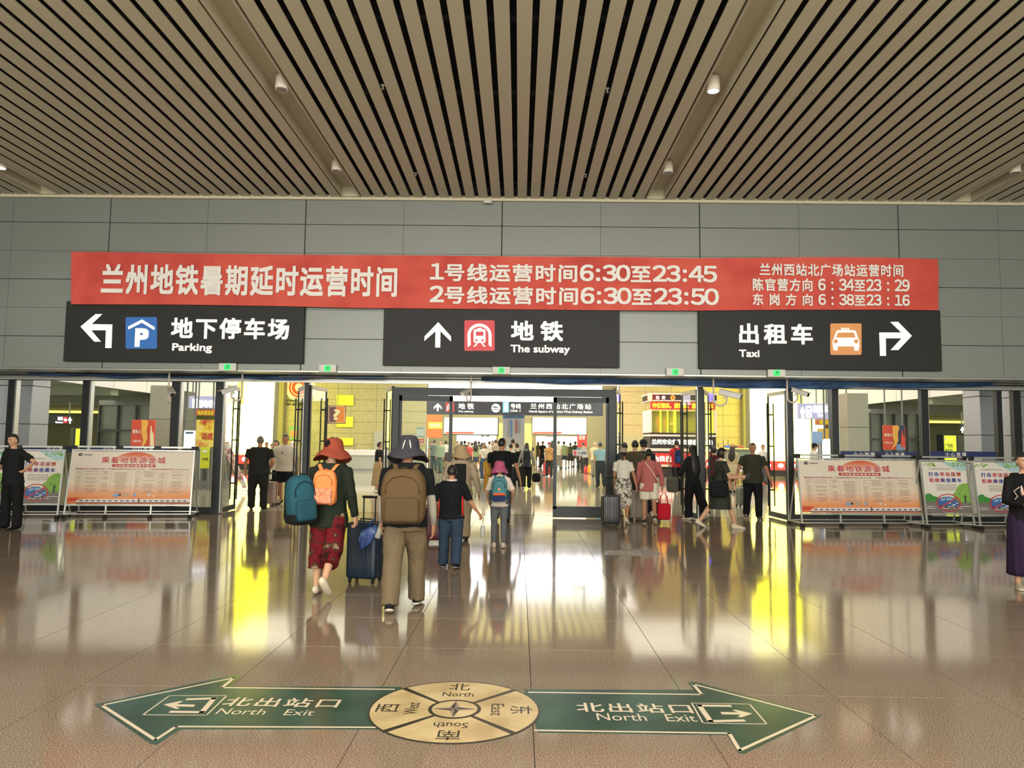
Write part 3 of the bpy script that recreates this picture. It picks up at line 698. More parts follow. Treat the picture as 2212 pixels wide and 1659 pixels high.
struct('trim_21', MB().rbox((X(1612, YS-.5), YS-.3, 4.5), (.45, .8, 9), .02, 1).build('trim_21', MATS['pilaster']))
# middle portal wall: lintel and piers around the subway entrance
xa, xb = X(921, YS), X(1338, YS)
w = struct('wall_portal', MB().box(xa, xb, 47, 47.4, 2.05, 9).box(xa, X(985, 47), 47, 47.4, 0, 2.06).box(X(1072, 47), X(1158, 47), 47, 47.4, 0, 2.06).box(X(1252, 47), xb, 47, 47.4, 0, 2.06).build('wall_portal', mat('portal_olive', '9A9468', .6, var=.05)))
yelp = glow_lin('yellow_panel_glow', (1.0, .82, .16))
for a, b_, y0, y1, l in ((1077, 1086, 914, 955, 'left of the line map'), (1133, 1149, 914, 955, 'right of the line map')):
    tag(MB().rbox((X((a+b_)/2, 42), 42, 1.35), (abs(X(b_, 42)-X(a, 42)), .1, 2.7), .02, 1).build('glow_wall_panel', yelp), 'narrow yellow wall panel painted with glow, '+l, 'panel')  # light falling on the yellow wall panels is put in as glow
struct('wall_corridor', MB().box(xa-2, xb+2, 60, 60.3, 0, 5).build('wall_corridor', glow_lin('corridor_glow', (1.5, 1.42, 1.1))))  # brightness of the lit corridor put in as a glowing end wall
# tall glowing shop fronts; unseen yellow upper box added for the floor reflection
glw = glow_lin('shop_glow', (6.5, 6.0, 1.1)); gly = glow_lin('shop_reflection_glow', (5.2, 4.6, .04)); glr = glow_lin('shop_red_band', (1.6, .10, .06)); dotm = glow_lin('shop_dot', (3, 2.6, 3))
def shop(name, pa, pb, lab):
    a, b_ = X(pa, 40), X(pb, 40); t = thing(name, lab, 'shop front', ((a+b_)/2, 40, 0)); h = (b_-a)/2
    MB().box(-h, h, 0, .4, 0, .32).build('plinth', M['dgrey'], t)
    MB().box(-h, h, -.05, .4, .32, .80).build('red_band', glr, t)
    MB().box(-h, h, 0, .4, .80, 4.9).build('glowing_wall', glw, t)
    MB().box(-h, h, -.1, .4, 4.9, 8.8).build('yellow_reflection_box', gly, t)  # added above the view so the floor reflects yellow
    for k in range(5): MB().ball((-h+.3+(2*h-.6)*k/4, -.06, .56), (.16, .03, .12), 10, 6).build('band_lamp', dotm, t)
    for k in (-1, 1): MB().box(k*h-.04, k*h+.04, -.12, .4, 0, 8.8).build('corner_post', M['steel'], t)
shop('glowing_shop', 470, 592, 'tall glowing white shop front with added yellow top, seen through the left open doors')
shop('glowing_shop', 1618, 1752, 'tall glowing white shop front with added yellow top, seen through the right open doors')
# hanging sign board with glowing header
YH = 33.0
def board(name, px0, px1, py0, py1, Y, m, lab, cat='sign', dep=.25):
    cx = (px0+px1)/2; cy = (py0+py1)/2; a, b_ = at(px0, cy, Y).x, at(px1, cy, Y).x; za, zb = Zp(cx, py1, Y), Zp(cx, py0, Y)
    o = MB().rbox(((a+b_)/2, Y, (za+zb)/2), (b_-a, dep, zb-za), .015, 1).build(name, m); tag(o, lab, cat)
    ztop = 3.5 if abs(a) > 14.9 or abs(b_) > 14.9 else 9.0
    if za > .15 and name not in ('station_sign', 'wall_rectangle', 'question_sign'):
        hm = MB()
        for x in (a+.1*(b_-a), b_-.1*(b_-a)): 
            if zb > 2.35 or cat in ('sign', 'screen', 'banner', 'light panel'): hm.box(x-.02, x+.02, Y-.02, Y+.02, zb-.02, ztop)
            else: hm.box(x-.03, x+.03, Y, Y+.06, 0, za+.02)
        hm.build('hanger' if (zb > 2.35 or cat in ('sign', 'screen', 'banner', 'light panel')) else 'support', M['grey'], o)
    return o, Flat(o, y=Y-dep/2-.01, step=.012, fn=lambda p, q: tuple(at(p, q, Y-dep/2-.02).xz))
o, F = board('illuminated_header', 926, 1300, 808, 868, YH+.05, glow_lin('header_white', (6.0, 5.8, 6.2)), 'long glowing white light panel above the subway line sign', 'light panel')
dk = glow_lin('sign_dim', (.055, .055, .065)); tw = glow_lin('sign_text_bright', (1.3, 1.3, 1.1))
o, F = board('station_sign', 922, 1302, 868, 897, YH, dk, 'long dark hanging sign pointing to subway line 1 beyond the sliding door')
for hx in (960, 1265): MB().box(X(hx, YH)-.03, X(hx, YH)+.03, YH+.2, YH+.26, 3.4, 9.0).build('hanger', M['grey'], o)
F.poly('arrow', [(945.5, 871), (954, 879), (954, 884), (947.5, 878), (947.5, 888), (943.5, 888), (943.5, 878), (937, 884), (937, 879)], tw)
F.poly('red_square', [(963, 870), (981, 870), (981, 889), (963, 889)], glow_lin('sq_red', (.8, .06, .08)), 0)
F.polys('tunnel_arch', ringp(972, 880, 6.5, 2, 10, a0=PI, a1=2*PI)+[[(965.5, 880), (967.5, 880), (967.5, 887), (965.5, 887)], [(976.5, 880), (978.5, 880), (978.5, 887), (976.5, 887)], [(969.5, 878), (974.5, 878), (974.5, 885), (969.5, 885)]], tw, 2)
F.text('lettering', '地 铁', 990, 1024, 884, 871, tw, bold=.02); F.text('lettering', 'The subway', 990, 1023, 891.5, 887, tw, bold=.02)
F.poly('emblem', circ(1071, 881.5, 9.5, 24), tw, 1); F.polys('emblem_wave', [[(1062, 880), (1068, 877.5), (1074, 879), (1079, 882), (1073, 881), (1067, 880.5)], [(1063, 885), (1070, 883), (1079, 885), (1079, 886.3), (1070, 884.6), (1063, 886.3)]], dk, 3)
F.poly('line_square', [(1086, 867.5), (1099.5, 867.5), (1099.5, 891), (1086, 891)], glow_lin('sq_teal', (.28, .62, .66)), 1); F.text('lettering', '1', 1090, 1096, 889, 870, tw, 3, bold=.02)
F.text('lettering', '号线', 1103, 1125, 882.5, 872, tw, bold=.02); F.text('lettering', 'Line 1', 1103, 1124, 889.5, 884, tw, bold=.02)
F.text('lettering', '兰州西站北广场站', 1146, 1277, 884, 872, tw, bold=.02, spacing=1.35); F.text('lettering', 'North Square of Lanzhou West Railway Station', 1143, 1280, 893, 887, tw, bold=.02)
so = MB().box(-3.9, 3.7, 25, 32.6, 5.35, 5.45).build('soffit_glow', glow_lin('soffit_added_glow', (1.5, 1.25, .35))); tag(so, 'wide slatted soffit above the subway sign, its yellow glow added for floor reflection', 'soffit')  # not in direct view; glow added so the floor reflects yellow
sm_ = MB().box(-.06, .06, 25, 32.6, 5.25, 5.34).mesh('soffit_slat', M['grey'])
for k in range(24): inst('soffit_slat', sm_, so, (-3.8+.33*k, 0, 0))
MB().box(-3.9, -3.8, 25, 32.6, 5.2, 8.99).box(3.6, 3.7, 25, 32.6, 5.2, 8.99).build('soffit_side', M['wht'], so)
# line map column
o = MB().rbox((X(1109.5, 34), 34, 1.5), (X(1133, 34)-X(1086, 34), .8, 3.0), .03, 2).build('line_map_pillar', mat('pillar_grey', 'A9ADB0', .5, var=.05)); tag(o, 'grey pillar with red and blue metro line map under the hanging sign', 'pillar')
F = Flat(o, y=33.58, step=.01, fn=lambda p, q: tuple(at(p, q, 33.57).xz))
F.poly('top_band', [(1086, 897), (1133, 897), (1133, 902), (1086, 902)], mat('band_blue', '40627E', .5)); F.poly('blue_line', [(1104, 906), (1106, 906), (1106, 945), (1104, 945)], M['blue'], 1); F.poly('red_line', [(1114, 906), (1116.5, 906), (1116.5, 936), (1114, 936)], mat('line_red', 'A83A40', .5), 1)
F.polys('station_names', [[(1097, 909+3*k), (1102.5, 909+3*k), (1102.5, 909.9+3*k), (1097, 909.9+3*k)] for k in range(12)]+[[(1118, 909+3*k), (1124, 909+3*k), (1124, 909.9+3*k), (1118, 909.9+3*k)] for k in range(9)], M['grey'], 1)
# two bright advertising screens
scr = glow_lin('screen_lit', (1.7, 1.65, 1.2)); sr = glow_lin('screen_red', (.9, .08, .04)); sy = glow_lin('screen_yellow', (1.1, .8, .15))
for a, b_, l in ((960, 1075, 'left'), (1150, 1266, 'right')):
    o, F = board('advertising_screen', a, b_, 902.5, 938, 41, scr, 'bright white advertising screen, the %s one over the subway entrance' % l, 'screen')
    F.poly('red_stripe', [(a+1, 933), (a+68, 933), (a+60, 937), (a+1, 937)], sr, 1)
    F.text('lettering', '多好个玩子', a+28, a+80, 914, 906, sy, 1, bold=.01)
    MB().box(X(a, 41)-.05, X(b_, 41)+.05, 41.13, 41.3, Zp(a, 939, 41), Zp(a, 901, 41)).build('screen_frame', M['frame'], o)
# orange banner and red banner hung by the entrance
o, F = board('hanging_banner', 922, 955, 896, 946, 43, mat('orange_cloth', 'E2762E', .7, var=.2, scale=2), 'orange and yellow printed banner left of the entrance screens', 'banner', .04)
F.poly('yellow_block', [(925, 912), (955, 912), (955, 926), (925, 926)], glow_lin('orange_lit', (1.0, .55, .05)), 1); F.text('lettering', '欢迎', 928, 950, 922, 915, M['white'], 2, bold=.02)
o, F = board('hanging_banner', 1247, 1268, 935, 966, 43, mat('red_cloth', 'D8382C', .7, var=.2, scale=2), 'red printed banner behind the right sliding pane', 'banner', .04)
F.text('lettering', '促销', 1250, 1264, 950, 940, M['white'], 2, bold=.02)
# gantry sign boards inside corridor
for a, b_, y, l in ((1040, 1056, 941, 'small dark hanging sign inside the left subway opening'), (1179, 1196, 941, 'small dark hanging sign inside the right subway opening')):
    o, F = board('corridor_sign', a, b_, y-2, y+2, 50, M['sign'], l); F.text('lettering', '地铁', a+3, b_-3, y+1.2, y-1.2, tw, 1, bold=.02)
# yellow rectangles painted as reflections of the sign; notices on the beige wall
o, F = board('wall_rectangle', 727, 764, 853, 876, YS-.1, mat('reflection_yellow', 'E3DB3E', .5, var=.08), 'upper yellow rectangle painted as a glass reflection beyond the left doors', 'notice', .05)
o, F = board('wall_rectangle', 727, 763, 900, 923, YS-.1, MATS['reflection_yellow'], 'middle yellow rectangle painted as a reflection behind the question mark sign', 'notice', .05)
o, F = board('wall_rectangle', 735, 763, 946, 962, YS-.1, MATS['reflection_yellow'], 'lowest yellow rectangle painted as a glass reflection just above the counter', 'notice', .05)
o, F = board('question_sign', 708, 747, 876, 915, 30, mat('sign_plum', '6A4A50', .5, var=.05), 'square plum and orange sign with a question mark', 'sign', .05)
F.poly('orange_half', [(726, 877), (745.5, 877), (745.5, 913.5), (724, 913.5)], mat('sign_orange', 'E08A3C', .5, var=0), 0)
F.polys('border', [[(710, 878), (745, 878), (745, 879), (710, 879)], [(710, 912), (745, 912), (745, 913), (710, 913)], [(710, 878), (711, 878), (711, 913), (710, 913)], [(744, 878), (745, 878), (745, 913), (744, 913)]], mat('cream_line', 'EFE2B0', .5), 1)
F.text('symbol', '?', 720.5, 734.5, 907.5, 884, MATS['cream_line'], 2, bold=.03)
MB().tube([(X(727.5, 30), 30, Zp(727, 876, 30)), (X(727.5, 30), 30, 9)], .01, 6, 0).build('hanger', M['grey'], o)
o = MB().lathe([(.95, 0), (.95, .05), (.001, .05)], 36).xf(Matrix.Translation((X(646, YS), YS-.03, Zp(646, 836, YS))) @ Matrix.Rotation(PI/2, 4, 'X')).build('round_emblem', M['white']); tag(o, 'red round emblem over black lettering on the beige wall at left', 'emblem')
F = Flat(o, y=YS-.1, step=.01, fn=lambda p, q: tuple(at(p, q, YS-.1).xz))
F.polys('red_ring', ringp(646, 837, 22, 4, 32)+ringp(646, 837, 16, 7, 28), mat('emblem_red', 'C4402C', .5)); F.text('lettering', '兰州西站综合服务', 618, 672, 868, 863, M['ink'], 1, bold=.03); F.text('lettering', '党 群 服 务', 618, 668, 876, 871, M['ink'], 1, bold=.03)
o, F = board('wall_rectangle', 624, 645, 921, 950, YS-.1, mat('notice_green', '7FB07A', .5), 'green and white notice on the beige wall behind the man in white', 'notice', .05); F.poly('orange_block', [(626, 930), (643, 930), (643, 944), (626, 944)], mat('notice_orange', 'DB9468', .5), 1)
# reception counter
xa_, xb_ = X(738, 40), X(836, 40)
t = thing('reception_counter', 'long white and grey reception counter in front of the beige wall', 'counter', ((xa_+xb_)/2, 40, 0)); h = (xb_-xa_)/2
MB().rbox((0, .4, .98), (2*h, .9, .30), .02, 1).build('counter_top', M['wht'], t); MB().box(-h+.03, h-.03, 0, .8, .12, .83).build('front_panel', mat('counter_grey', 'A7ABA2', .5), t); MB().box(-h, h, .05, .8, 0, .12).build('plinth', M['steel'], t)
o = MB().box(X(808, YS), X(829, YS), YS-.12, YS-.04, 0, Zp(815, 931, YS)).build('service_door', mat('door_grey', 'A3A69A', .5)); tag(o, 'grey door in the beige wall right of the counter', 'door')
o = MB().box(X(1342, YS), X(1406, YS), YS-.12, YS-.04, 0, Zp(1370, 940, YS)).box(X(1374, YS)-.01, X(1374, YS)+.01, YS-.14, YS-.1, 0, Zp(1370, 941, YS)).build('service_door', mat('door_cream', 'B8B48C', .5)); tag(o, 'pale double door in the stone wall left of the police booth', 'door')
# litter bin / ticket machine beside wall corner
t = thing('ticket_machine', 'grey floor standing machine with small picture by the wall corner at left', 'machine', (X(906, 38), 38, 0)); MB().rbox((0, 0, .6), (.62, .5, 1.2), .04, 2).build('cabinet', mat('machine_grey', '9DA39A', .5), t); MB().box(-.13, .1, -.27, -.25, .62, .95).build('picture', mat('poster_gold', 'A89A55', .5), t); MB().box(-.1, .07, -.275, -.265, .68, .88).build('picture_inset', M['dgrey'], t)

# ---------------- police booth
YP = 37.0
t = thing('police_booth', 'police booth with red LED text, yellow window and black and white stripes', 'booth', (0, YP, 0)); px = lambda p: X(p, YP); pz = lambda q: Zp(1470, q, YP)
bw = mat('booth_white', 'D9D9CE', .4); bk = mat('booth_black', '2A2527', .4)
MB().box(px(1404), px(1548), YP, YP+2.2, 0, pz(1012)).build('base', bk, t)
MB().box(px(1404), px(1548), YP, YP+2.2, pz(1008), pz(1004)).box(px(1404), px(1548), YP, YP+2.2, pz(975), pz(969)).box(px(1404), px(1548), YP, YP+2.2, pz(943), pz(939)).build('white_stripe', bw, t)
MB().box(px(1405), px(1547), YP+.02, YP+2.2, pz(969), pz(943)).box(px(1405), px(1547), YP+.02, YP+2.2, pz(979), pz(975)).box(px(1405), px(1547), YP+.02, YP+2.2, pz(939), pz(935)).build('black_band', bk, t)
rb = MB().box(px(1405), px(1547), YP+.01, YP+2.2, pz(1004), pz(979)).build('red_band', mat('booth_red', 'C8362E', .5), t)
MB().box(px(1407), px(1545), YP+.35, YP+2.0, pz(935), pz(888)).build('window_interior', mat('booth_inside', 'A9AE52', .5), t)
gy = glow_lin('booth_yellow', (1.0, .95, .06))
mm = MB()
for a, b_ in ((1428, 1431), (1444, 1446), (1458, 1463), (1532, 1537), (1541, 1546)): mm.box(px(a), px(b_), YP+.25, YP+.35, pz(935), pz(886))
mm.box(px(1450), px(1463), YP+.2, YP+.3, pz(917), pz(915)).box(px(1532), px(1546), YP+.2, YP+.3, pz(938), pz(934)).build('yellow_frame', gy, t)
MB().box(px(1407), px(1545), YP+.05, YP+.07, pz(935), pz(888)).build('window_glass', GLASS, t)
led = MB().box(px(1407), px(1545), YP-.05, YP+.3, pz(884), pz(869)).build('led_display', glow_lin('led_back', (.35, .02, .02)), t)
top_ = MB().box(px(1404), px(1548), YP-.1, YP+2.2, pz(865), pz(853)).build('roof_sign', bk, t); MB().box(px(1402), px(1550), YP-.14, YP+2.3, pz(853), pz(850)).box(px(1402), px(1550), YP-.14, YP+2.3, pz(867), pz(865)).build('roof_trim', bw, t)
MB().box(px(1404), px(1408), YP-.02, YP+2.2, pz(935), pz(886)).build('corner_post', bw, t); MB().box(px(1544), px(1548), YP-.02, YP+2.2, pz(935), pz(886)).build('corner_post', bw, t)
fnP = lambda p, q: tuple(at(p, q, YP-.07).xz)
F = Flat(led, y=YP-.06, step=.01, fn=fnP); F.text('lettering', '作任落实、抓效能、重口碑求实', 1409, 1541, 882, 871, glow_lin('led_yellow', (3, 1.6, .05)), 1, bold=.03)
F = Flat(top_, y=YP-.11, step=.01, fn=fnP); F.text('lettering', '公  安', 1416, 1437, 863, 855, tw, 1, bold=.03); F.poly('gold_emblem', circ(1453, 859, 5.5, 12), mat('gold', 'D9B84A', .4), 1); F.poly('red_emblem', circ(1453, 858.5, 2.5, 10), M['redp'], 2)
F = Flat(t, y=YP-.02, step=.01, fn=fnP); F.text('lettering', '兰州市公安局交通治安分局', 1408, 1540, 961, 949, tw, 1, bold=.04)
F = Flat(rb, y=YP-.01, step=.01, fn=fnP); F.text('lettering', '为民促提升、护平安', 1412, 1530, 998, 985, tw, 1, bold=.03)
MB().ball((px(1403), YP-.15, pz(859)), (.12, .12, .22), 12, 8).build('red_beacon', glow_lin('beacon_red', (25, 1.2, .5)), t); MB().ball((px(1534), YP-.15, pz(857)), (.14, .12, .2), 12, 8).build('blue_beacon', glow_lin('beacon_blue', (.4, .3, 9)), t)
_t = t
l = bpy.data.lights.new('beacon', 'POINT'); l.energy = 260; l.color = (1, .05, .03); l.shadow_soft_size = .15; o = bpy.data.objects.new('beacon_light', l); COL.objects.link(o); o.parent = t; o.location = (px(1403)-.3, YP-.6, pz(859))
for ch in t.children: ch.location = Vector(ch.location)-Vector((0, YP, 0))
# metal stair rail and patrol cart
t = thing('handrail', 'thin metal stair handrail beside the police booth', 'handrail', (X(1560, 38), 38, 0)); mm = MB()
for x, z in ((-.2, 1.62+.1), (.05, 1.9), (.3, 1.9)): mm.tube([(x, 0, 0), (x, 0, z)], .018, 6)
mm.tube([(-.2, 0, 1.7), (.3, 0, 1.7), (.9, 0, 1.2)], .015, 6).tube([(-.2, 0, 1.3), (.3, 0, 1.1), (.9, 0, .8)], .015, 6).build('rail', M['steel'], t)
Yc = 33.0
t = thing('patrol_cart', 'white electric patrol cart with blue and red roof light bar', 'vehicle', (X(1604, Yc), Yc, 0)); q = lambda y: Zp(1604, y, Yc)
MB().prism([(-1.0, .45), (1.0, .45), (1.05, .85), (.8, .95), (.45, 1.05), (-.95, 1.0)], -.2, 1.6, 'xz').build('body', bw, t)
MB().prism([(-.95, 1.02), (.6, 1.0), (.25, 1.42), (-.85, 1.42)], -.12, 1.5, 'xz').build('cabin', mat('cart_glass', '93A79C', .2), t)
MB().rbox((-.25, .6, 1.46), (1.5, 1.8, .07), .03, 2).build('roof', mat('cart_roof', 'D6DC8A', .4), t)
MB().rbox((-.25, .5, 1.56), (.85, .25, .09), .03, 2).build('light_bar', mat('bar_dark', '2A3A5A', .3), t); MB().rbox((.02, .5, 1.565), (.32, .27, .07), .03, 2).build('red_lamp', glow_lin('bar_red', (.8, .08, .05)), t); MB().rbox((-.52, .5, 1.565), (.3, .27, .07), .03, 2).build('blue_lamp', glow_lin('bar_blue', (.05, .15, .8)), t)
for x in (-.6, .65): MB().lathe([(.27, -.1), (.3, -.07), (.3, .07), (.27, .1)], 18).xf(Matrix.Translation((x, -.15, .3)) @ Matrix.Rotation(PI/2, 4, 'X')).build('wheel', M['rubber'], t)
for x in (-.85, .5): MB().bar((x, -.1, 1.0), (x*.9-.05, -.1, 1.45), .04, .04).build('roof_post', bw, t)

# ---------------- side aisles, mirrored left and right
def aisle(s):
    nm = 'left' if s < 0 else 'right'; xe_ = 15.0*s
    e = min(xe_, 32*s); mm = (min(xe_, 31*s), max(xe_, 31*s))
    c2 = struct('ceiling_%d' % (3 if s < 0 else 4), MB().box(mm[0], mm[1], 17.2, 39.8, 3.55, 3.65).build('c', aisc)); c2.name = 'ceiling_%d' % (3 if s < 0 else 4)
    st_ = MB()
    for k in range(34): y = 17.5+k*.65; st_.box(mm[0], mm[1], y, y+.5, 3.50, 3.55)
    tag(st_.build('ceiling_slat', mat('aisle_slat', '7C8678', .5), c2), kind='stuff')
    f = struct('trim_%d' % (10 if s < 0 else 11), MB().box(xe_-.1, xe_+.1, 17.2, 39.8, 3.5, 9).build('t', M['grey'])); f.name = 'trim_%d' % (10 if s < 0 else 11)
    pm = MB().box(-.02, .02, .02, 2.38, 3.44, 8.9).mesh('fascia_panel', fasc)
    for k in range(9): inst('fascia_panel', pm, f, (xe_-.12*s, 17.3+2.4*k, 0))
    wb = struct('wall_aisle_'+nm, MB().box(min(16.4*s, 31*s), max(16.4*s, 31*s), 39.85, 40.1, 0, 3.6).build('wall_aisle_'+nm, olive))
    struct('wall_side_'+nm, MB().box(31*s-.1, 31*s+.1, 17, 40, 0, 3.6).build('wall_side_'+nm, olive))
    for k, y in enumerate((27.0, 34.0)):
        b2 = MB().box(mm[0], mm[1], y, y+.5, 3.12 if k else 3.2, 3.5).build('beam', mat('beam_grey', '8E9684', .6)); struct('', b2); b2.name = 'trim_%d' % (12+k+2*(s > 0))
    l = MB().box(mm[0]+.3, mm[1]-.3, 36.9, 37.0, 2.84, 2.95).build('lit_beam', glow_lin('lit_beam_glow', (1.6, 1.35, .28))); tag(l, 'long yellow-lit beam in the %s aisle, its light put in as glow' % nm, 'lamp')  # glow stands in for yellow light on the aisle beam
    MB().box(mm[0]+.3, mm[1]-.3, 37.0, 37.3, 2.82, 3.49).build('cove', olive, l)
aisle(-1); aisle(1)
# grey clad columns just outside the glass
def column(pa, pb, Y, lab, m=None, z1=6.5, hs=(1.95, 2.9)):
    a, b_ = X(pa, Y), X(pb, Y); t = thing('clad_column', lab, 'column', ((a+b_)/2, Y, 0)); h = (b_-a)/2; prev = 0; m = m or mat('column_panel', '9B9DA6', .35, metal=.3)
    for z in [1.25]+list(hs)+[z1]:
        MB().rbox((0, .35, (prev+z)/2), (2*h-.01, .7, z-prev-.015), .01, 1).build('cladding_panel', m, t); prev = z
    MB().box(-h+.02, h-.02, .03, .67, 0, z1).build('core', M['dgrey'], t)
column(28, 64, 18.2, 'pale grey clad column just outside the glass at far left')
column(-60, 13, 18.2, 'pale grey clad column at the left edge of the picture')
column(2119, 2153, 18.2, 'pale grey clad column outside the glass at right, next to the taxi pick-up sign')
column(2165, 2187, 19.2, 'narrow pale grey clad column between two mullions at the right edge')
column(2204, 2290, 18.2, 'pale grey clad column at the right edge of the picture')
lg = mottled('column_stone', ['8F9082', 'A3A394'], 20, .5, detail=4)
column(319, 369, 26, 'pale stone column beside the red poster in the left aisle', lg, 3.5, (2.3,))
column(1832, 1878, 26, 'pale stone column beside the bottle poster in the right aisle', lg, 3.5, (2.3,))
column(386, 400, 29, 'dark column by the bright kiosk screen at left', mat('column_dark', '6A6A60', .6), 3.5, (2.3,))
# dark glazed kiosks in the aisles
def kiosk(pa, pb, Y, lab):
    a, b_ = X(pa, Y), X(pb, Y); t = thing('glazed_kiosk', lab, 'kiosk', ((a+b_)/2, Y, 0)); h = (b_-a)/2
    MB().box(-h, h, .1, 2.2, 0, 3.0).build('dark_core', mat('kiosk_dark', '6E726A', .35, var=.2, scale=1), t)
    MB().box(-h, h, -.02, .0, 0.05, 3.0).build('glass_front', GLASS, t)
    for k in range(5): x = -h+2*h*k/4; MB().box(x-.03, x+.03, -.06, .06, 0, 3.05).build('glazing_bar', M['dgrey'], t)
    MB().box(-h, h, -.08, .1, 3.0, 3.2).build('fascia', M['grey'], t); MB().box(-h, h, -.07, -.03, 1.9, 1.98).build('transom', M['dgrey'], t)
kiosk(212, 372, 31, 'dark glazed kiosk in the left aisle behind the red poster')
kiosk(1880, 1986, 31, 'dark glazed kiosk in the right aisle behind the bottle poster')
# posters
rp = mat('poster_red', 'D2472F', .5, var=.05); gold = mat('poster_goldleaf', 'E7A94A', .5, var=.2, scale=9); bluep = mat('poster_blue', '6F8FBE', .5, var=.1)
def liquor(p0, p1, y0, y1, Y, lab, right):
    o, F = board('advert_poster', p0, p1, y0, y1, Y, rp, lab, 'poster', .12); w = p1-p0; hh = y1-y0; P = lambda u, v: (p0+u*w, y0+v*hh)
    if right: F.poly('navy_half', [P(.7, 0), P(1, 0), P(1, 1), P(.62, 1)], mat('poster_navy', '2E2F52', .5), 0); F.poly('ice_base', [P(.6, .8), P(.75, .75), P(1, .85), P(1, 1), P(.6, 1)], bluep, 1)
    F.poly('golden_feathers', [P(.42, 0), P(.66, 0), P(.74, .08), P(.66, .35), P(.7, .6), P(.6, .8), P(.35, 1), P(.5, .7), P(.42, .4)], gold, 1)
    F.poly('bottle', [P(.83, .2), P(.88, .2), P(.9, .38), P(.96, .45), P(.98, .88), P(.8, .88), P(.81, .45), P(.83, .38)], rp if right else mat('poster_cream', 'E8D8B0', .5), 2)
    F.text('lettering', '敬亲人', *[p0+w*.04, p0+w*.42, y0+hh*.45, y0+hh*.32], M['white'], 2, bold=.02); F.text('lettering', '欢聚时刻', *[p0+w*.04, p0+w*.42, y0+hh*.75, y0+hh*.66], M['white'], 2, bold=.01)
liquor(285, 334, 907, 972, 25, 'tall red and gold poster with white lettering in the left aisle', False)
liquor(1908, 1955, 919, 972, 27, 'red, gold and navy poster with a red bottle in the right aisle', True)
o, F = board('advert_poster', 1834, 1861, 940, 976, 27, M['grey'], 'small grey poster with a red bottle on blue ice', 'poster', .08); F.poly('bottle', [(1849, 935+8), (1852, 943), (1855, 955), (1855, 968), (1846, 968), (1847, 955)], rp, 2); F.poly('ice', [(1837, 963), (1845, 966), (1856, 966), (1856, 974), (1838, 974)], bluep, 1); F.poly('golden_swirl', [(1837, 955), (1842, 950), (1845, 958), (1842, 965), (1838, 962)], gold, 1)
# food stall boards
fy = mottled('food_print', ['C84A2A', 'E9C93A', 'F3E27A', 'D98A2A'], 3.2, .5, detail=3, pos=[.3, .45, .55, .7])
o, F = board('food_poster', 424, 462, 907, 966, 24, fy, 'colourful yellow and red food advert left of the glazing post', 'poster', .08); F.text('lettering', '凉皮', 436, 460, 950, 934, rp, 1, bold=.03)
o, F = board('food_poster', 433, 452, 966, 1012, 23.8, mat('poster_lime', 'D6DE2E', .5), 'lime yellow standing advert under the food poster', 'poster', .06); F.poly('white_label', [(438, 973), (447, 972), (448, 977), (438, 978)], M['white'], 1); F.text('lettering', '小吃套餐', 436, 450, 994, 989, M['ink'], 1)
o, F = board('shop_sign', 424, 464, 885, 898, 25, mat('stall_red', 'C65A3C', .5), 'red stall sign with yellow lettering at left', 'sign', .1); F.text('lettering', '肉夹馍凉皮', 427, 462, 897, 887, M['yel'], 1, bold=.03)
o, F = board('display_screen', 398, 421, 930, 968, 22, glow_lin('screen_white', (1.5, 1.6, 1.65)), 'bright white information screen at left, above the board corner', 'screen', .08); F.poly('blue_header', [(401, 933), (418, 933), (418, 937), (401, 937)], MATS['band_blue'], 1); MB().box(X(398, 22), X(421, 22), 21.98, 22.06, 0, Zp(410, 968, 22)).build('stand', M['dgrey'], o)
t = thing('food_cart', 'dark glazed display cabinet beneath the food poster at left', 'cabinet', (X(438, 24.6)-.1, 24.7, 0)); MB().box(-.75, .75, 0, .8, 0, .25).build('plinth', M['grey'], t); MB().box(-.72, .72, .05, .8, .25, 1.3).build('glass_case', mat('case_dark', '4A4F46', .25, var=.3, scale=8), t); MB().box(-.75, .75, -.03, .8, 1.3, 1.36).build('cabinet_top', M['alu'], t)
for k in (-1, 0, 1): MB().box(k*.7-.015, k*.7+.015, -.02, .02, .25, 1.3).build('case_post', M['alu'], t)
pur = glow_lin('purple_sign', (.34, .33, .48)); tb = glow_lin('text_bright', (3, 3, 3.3))
o, F = board('parking_sign', 410, 466, 856, 882, 26, pur, 'glowing violet parking sign behind the left glazing', 'sign', .2); F.poly('panel_square', [(416, 862), (426, 861), (426, 881), (416, 881)], tb, 1); F.text('lettering', '停车场', 428, 463, 881, 864, tb, 1, bold=.05)
o, F = board('taxi_sign', 1724, 1792, 872, 905, 26, pur, 'glowing violet taxi sign with arrow behind the right glazing', 'sign', .2); F.poly('arrow', [(1733, 878), (1738, 886), (1738, 893), (1736, 893), (1738, 903), (1731, 903), (1732, 893), (1729, 893), (1729, 888)], tb, 1); F.poly('panel_square', [(1741, 877), (1753, 877), (1753, 902), (1741, 902)], tb, 1); F.text('lettering', '出租车', 1756, 1788, 892, 875, tb, 1, bold=.05); F.text('lettering', 'Taxi', 1766, 1777, 900, 894, tb, 1, bold=.04)
F.polys('pictogram', [[(1744, 881), (1750, 881), (1751, 885), (1743, 885)], [(1745, 896), (1749, 896), (1749, 899), (1745, 899)]], pur, 2)
o, F = board('shop_sign', 1806, 1832, 888, 911, 29, rp, 'red shop sign with yellow letters left of the stone column at right', 'sign', .1); F.text('lettering', '特产烟酒', 1808, 1826, 901, 894, M['yel'], 1, bold=.03); F.text('lettering', '礼品店', 1808, 1824, 910, 904, M['yel'], 1, bold=.03)
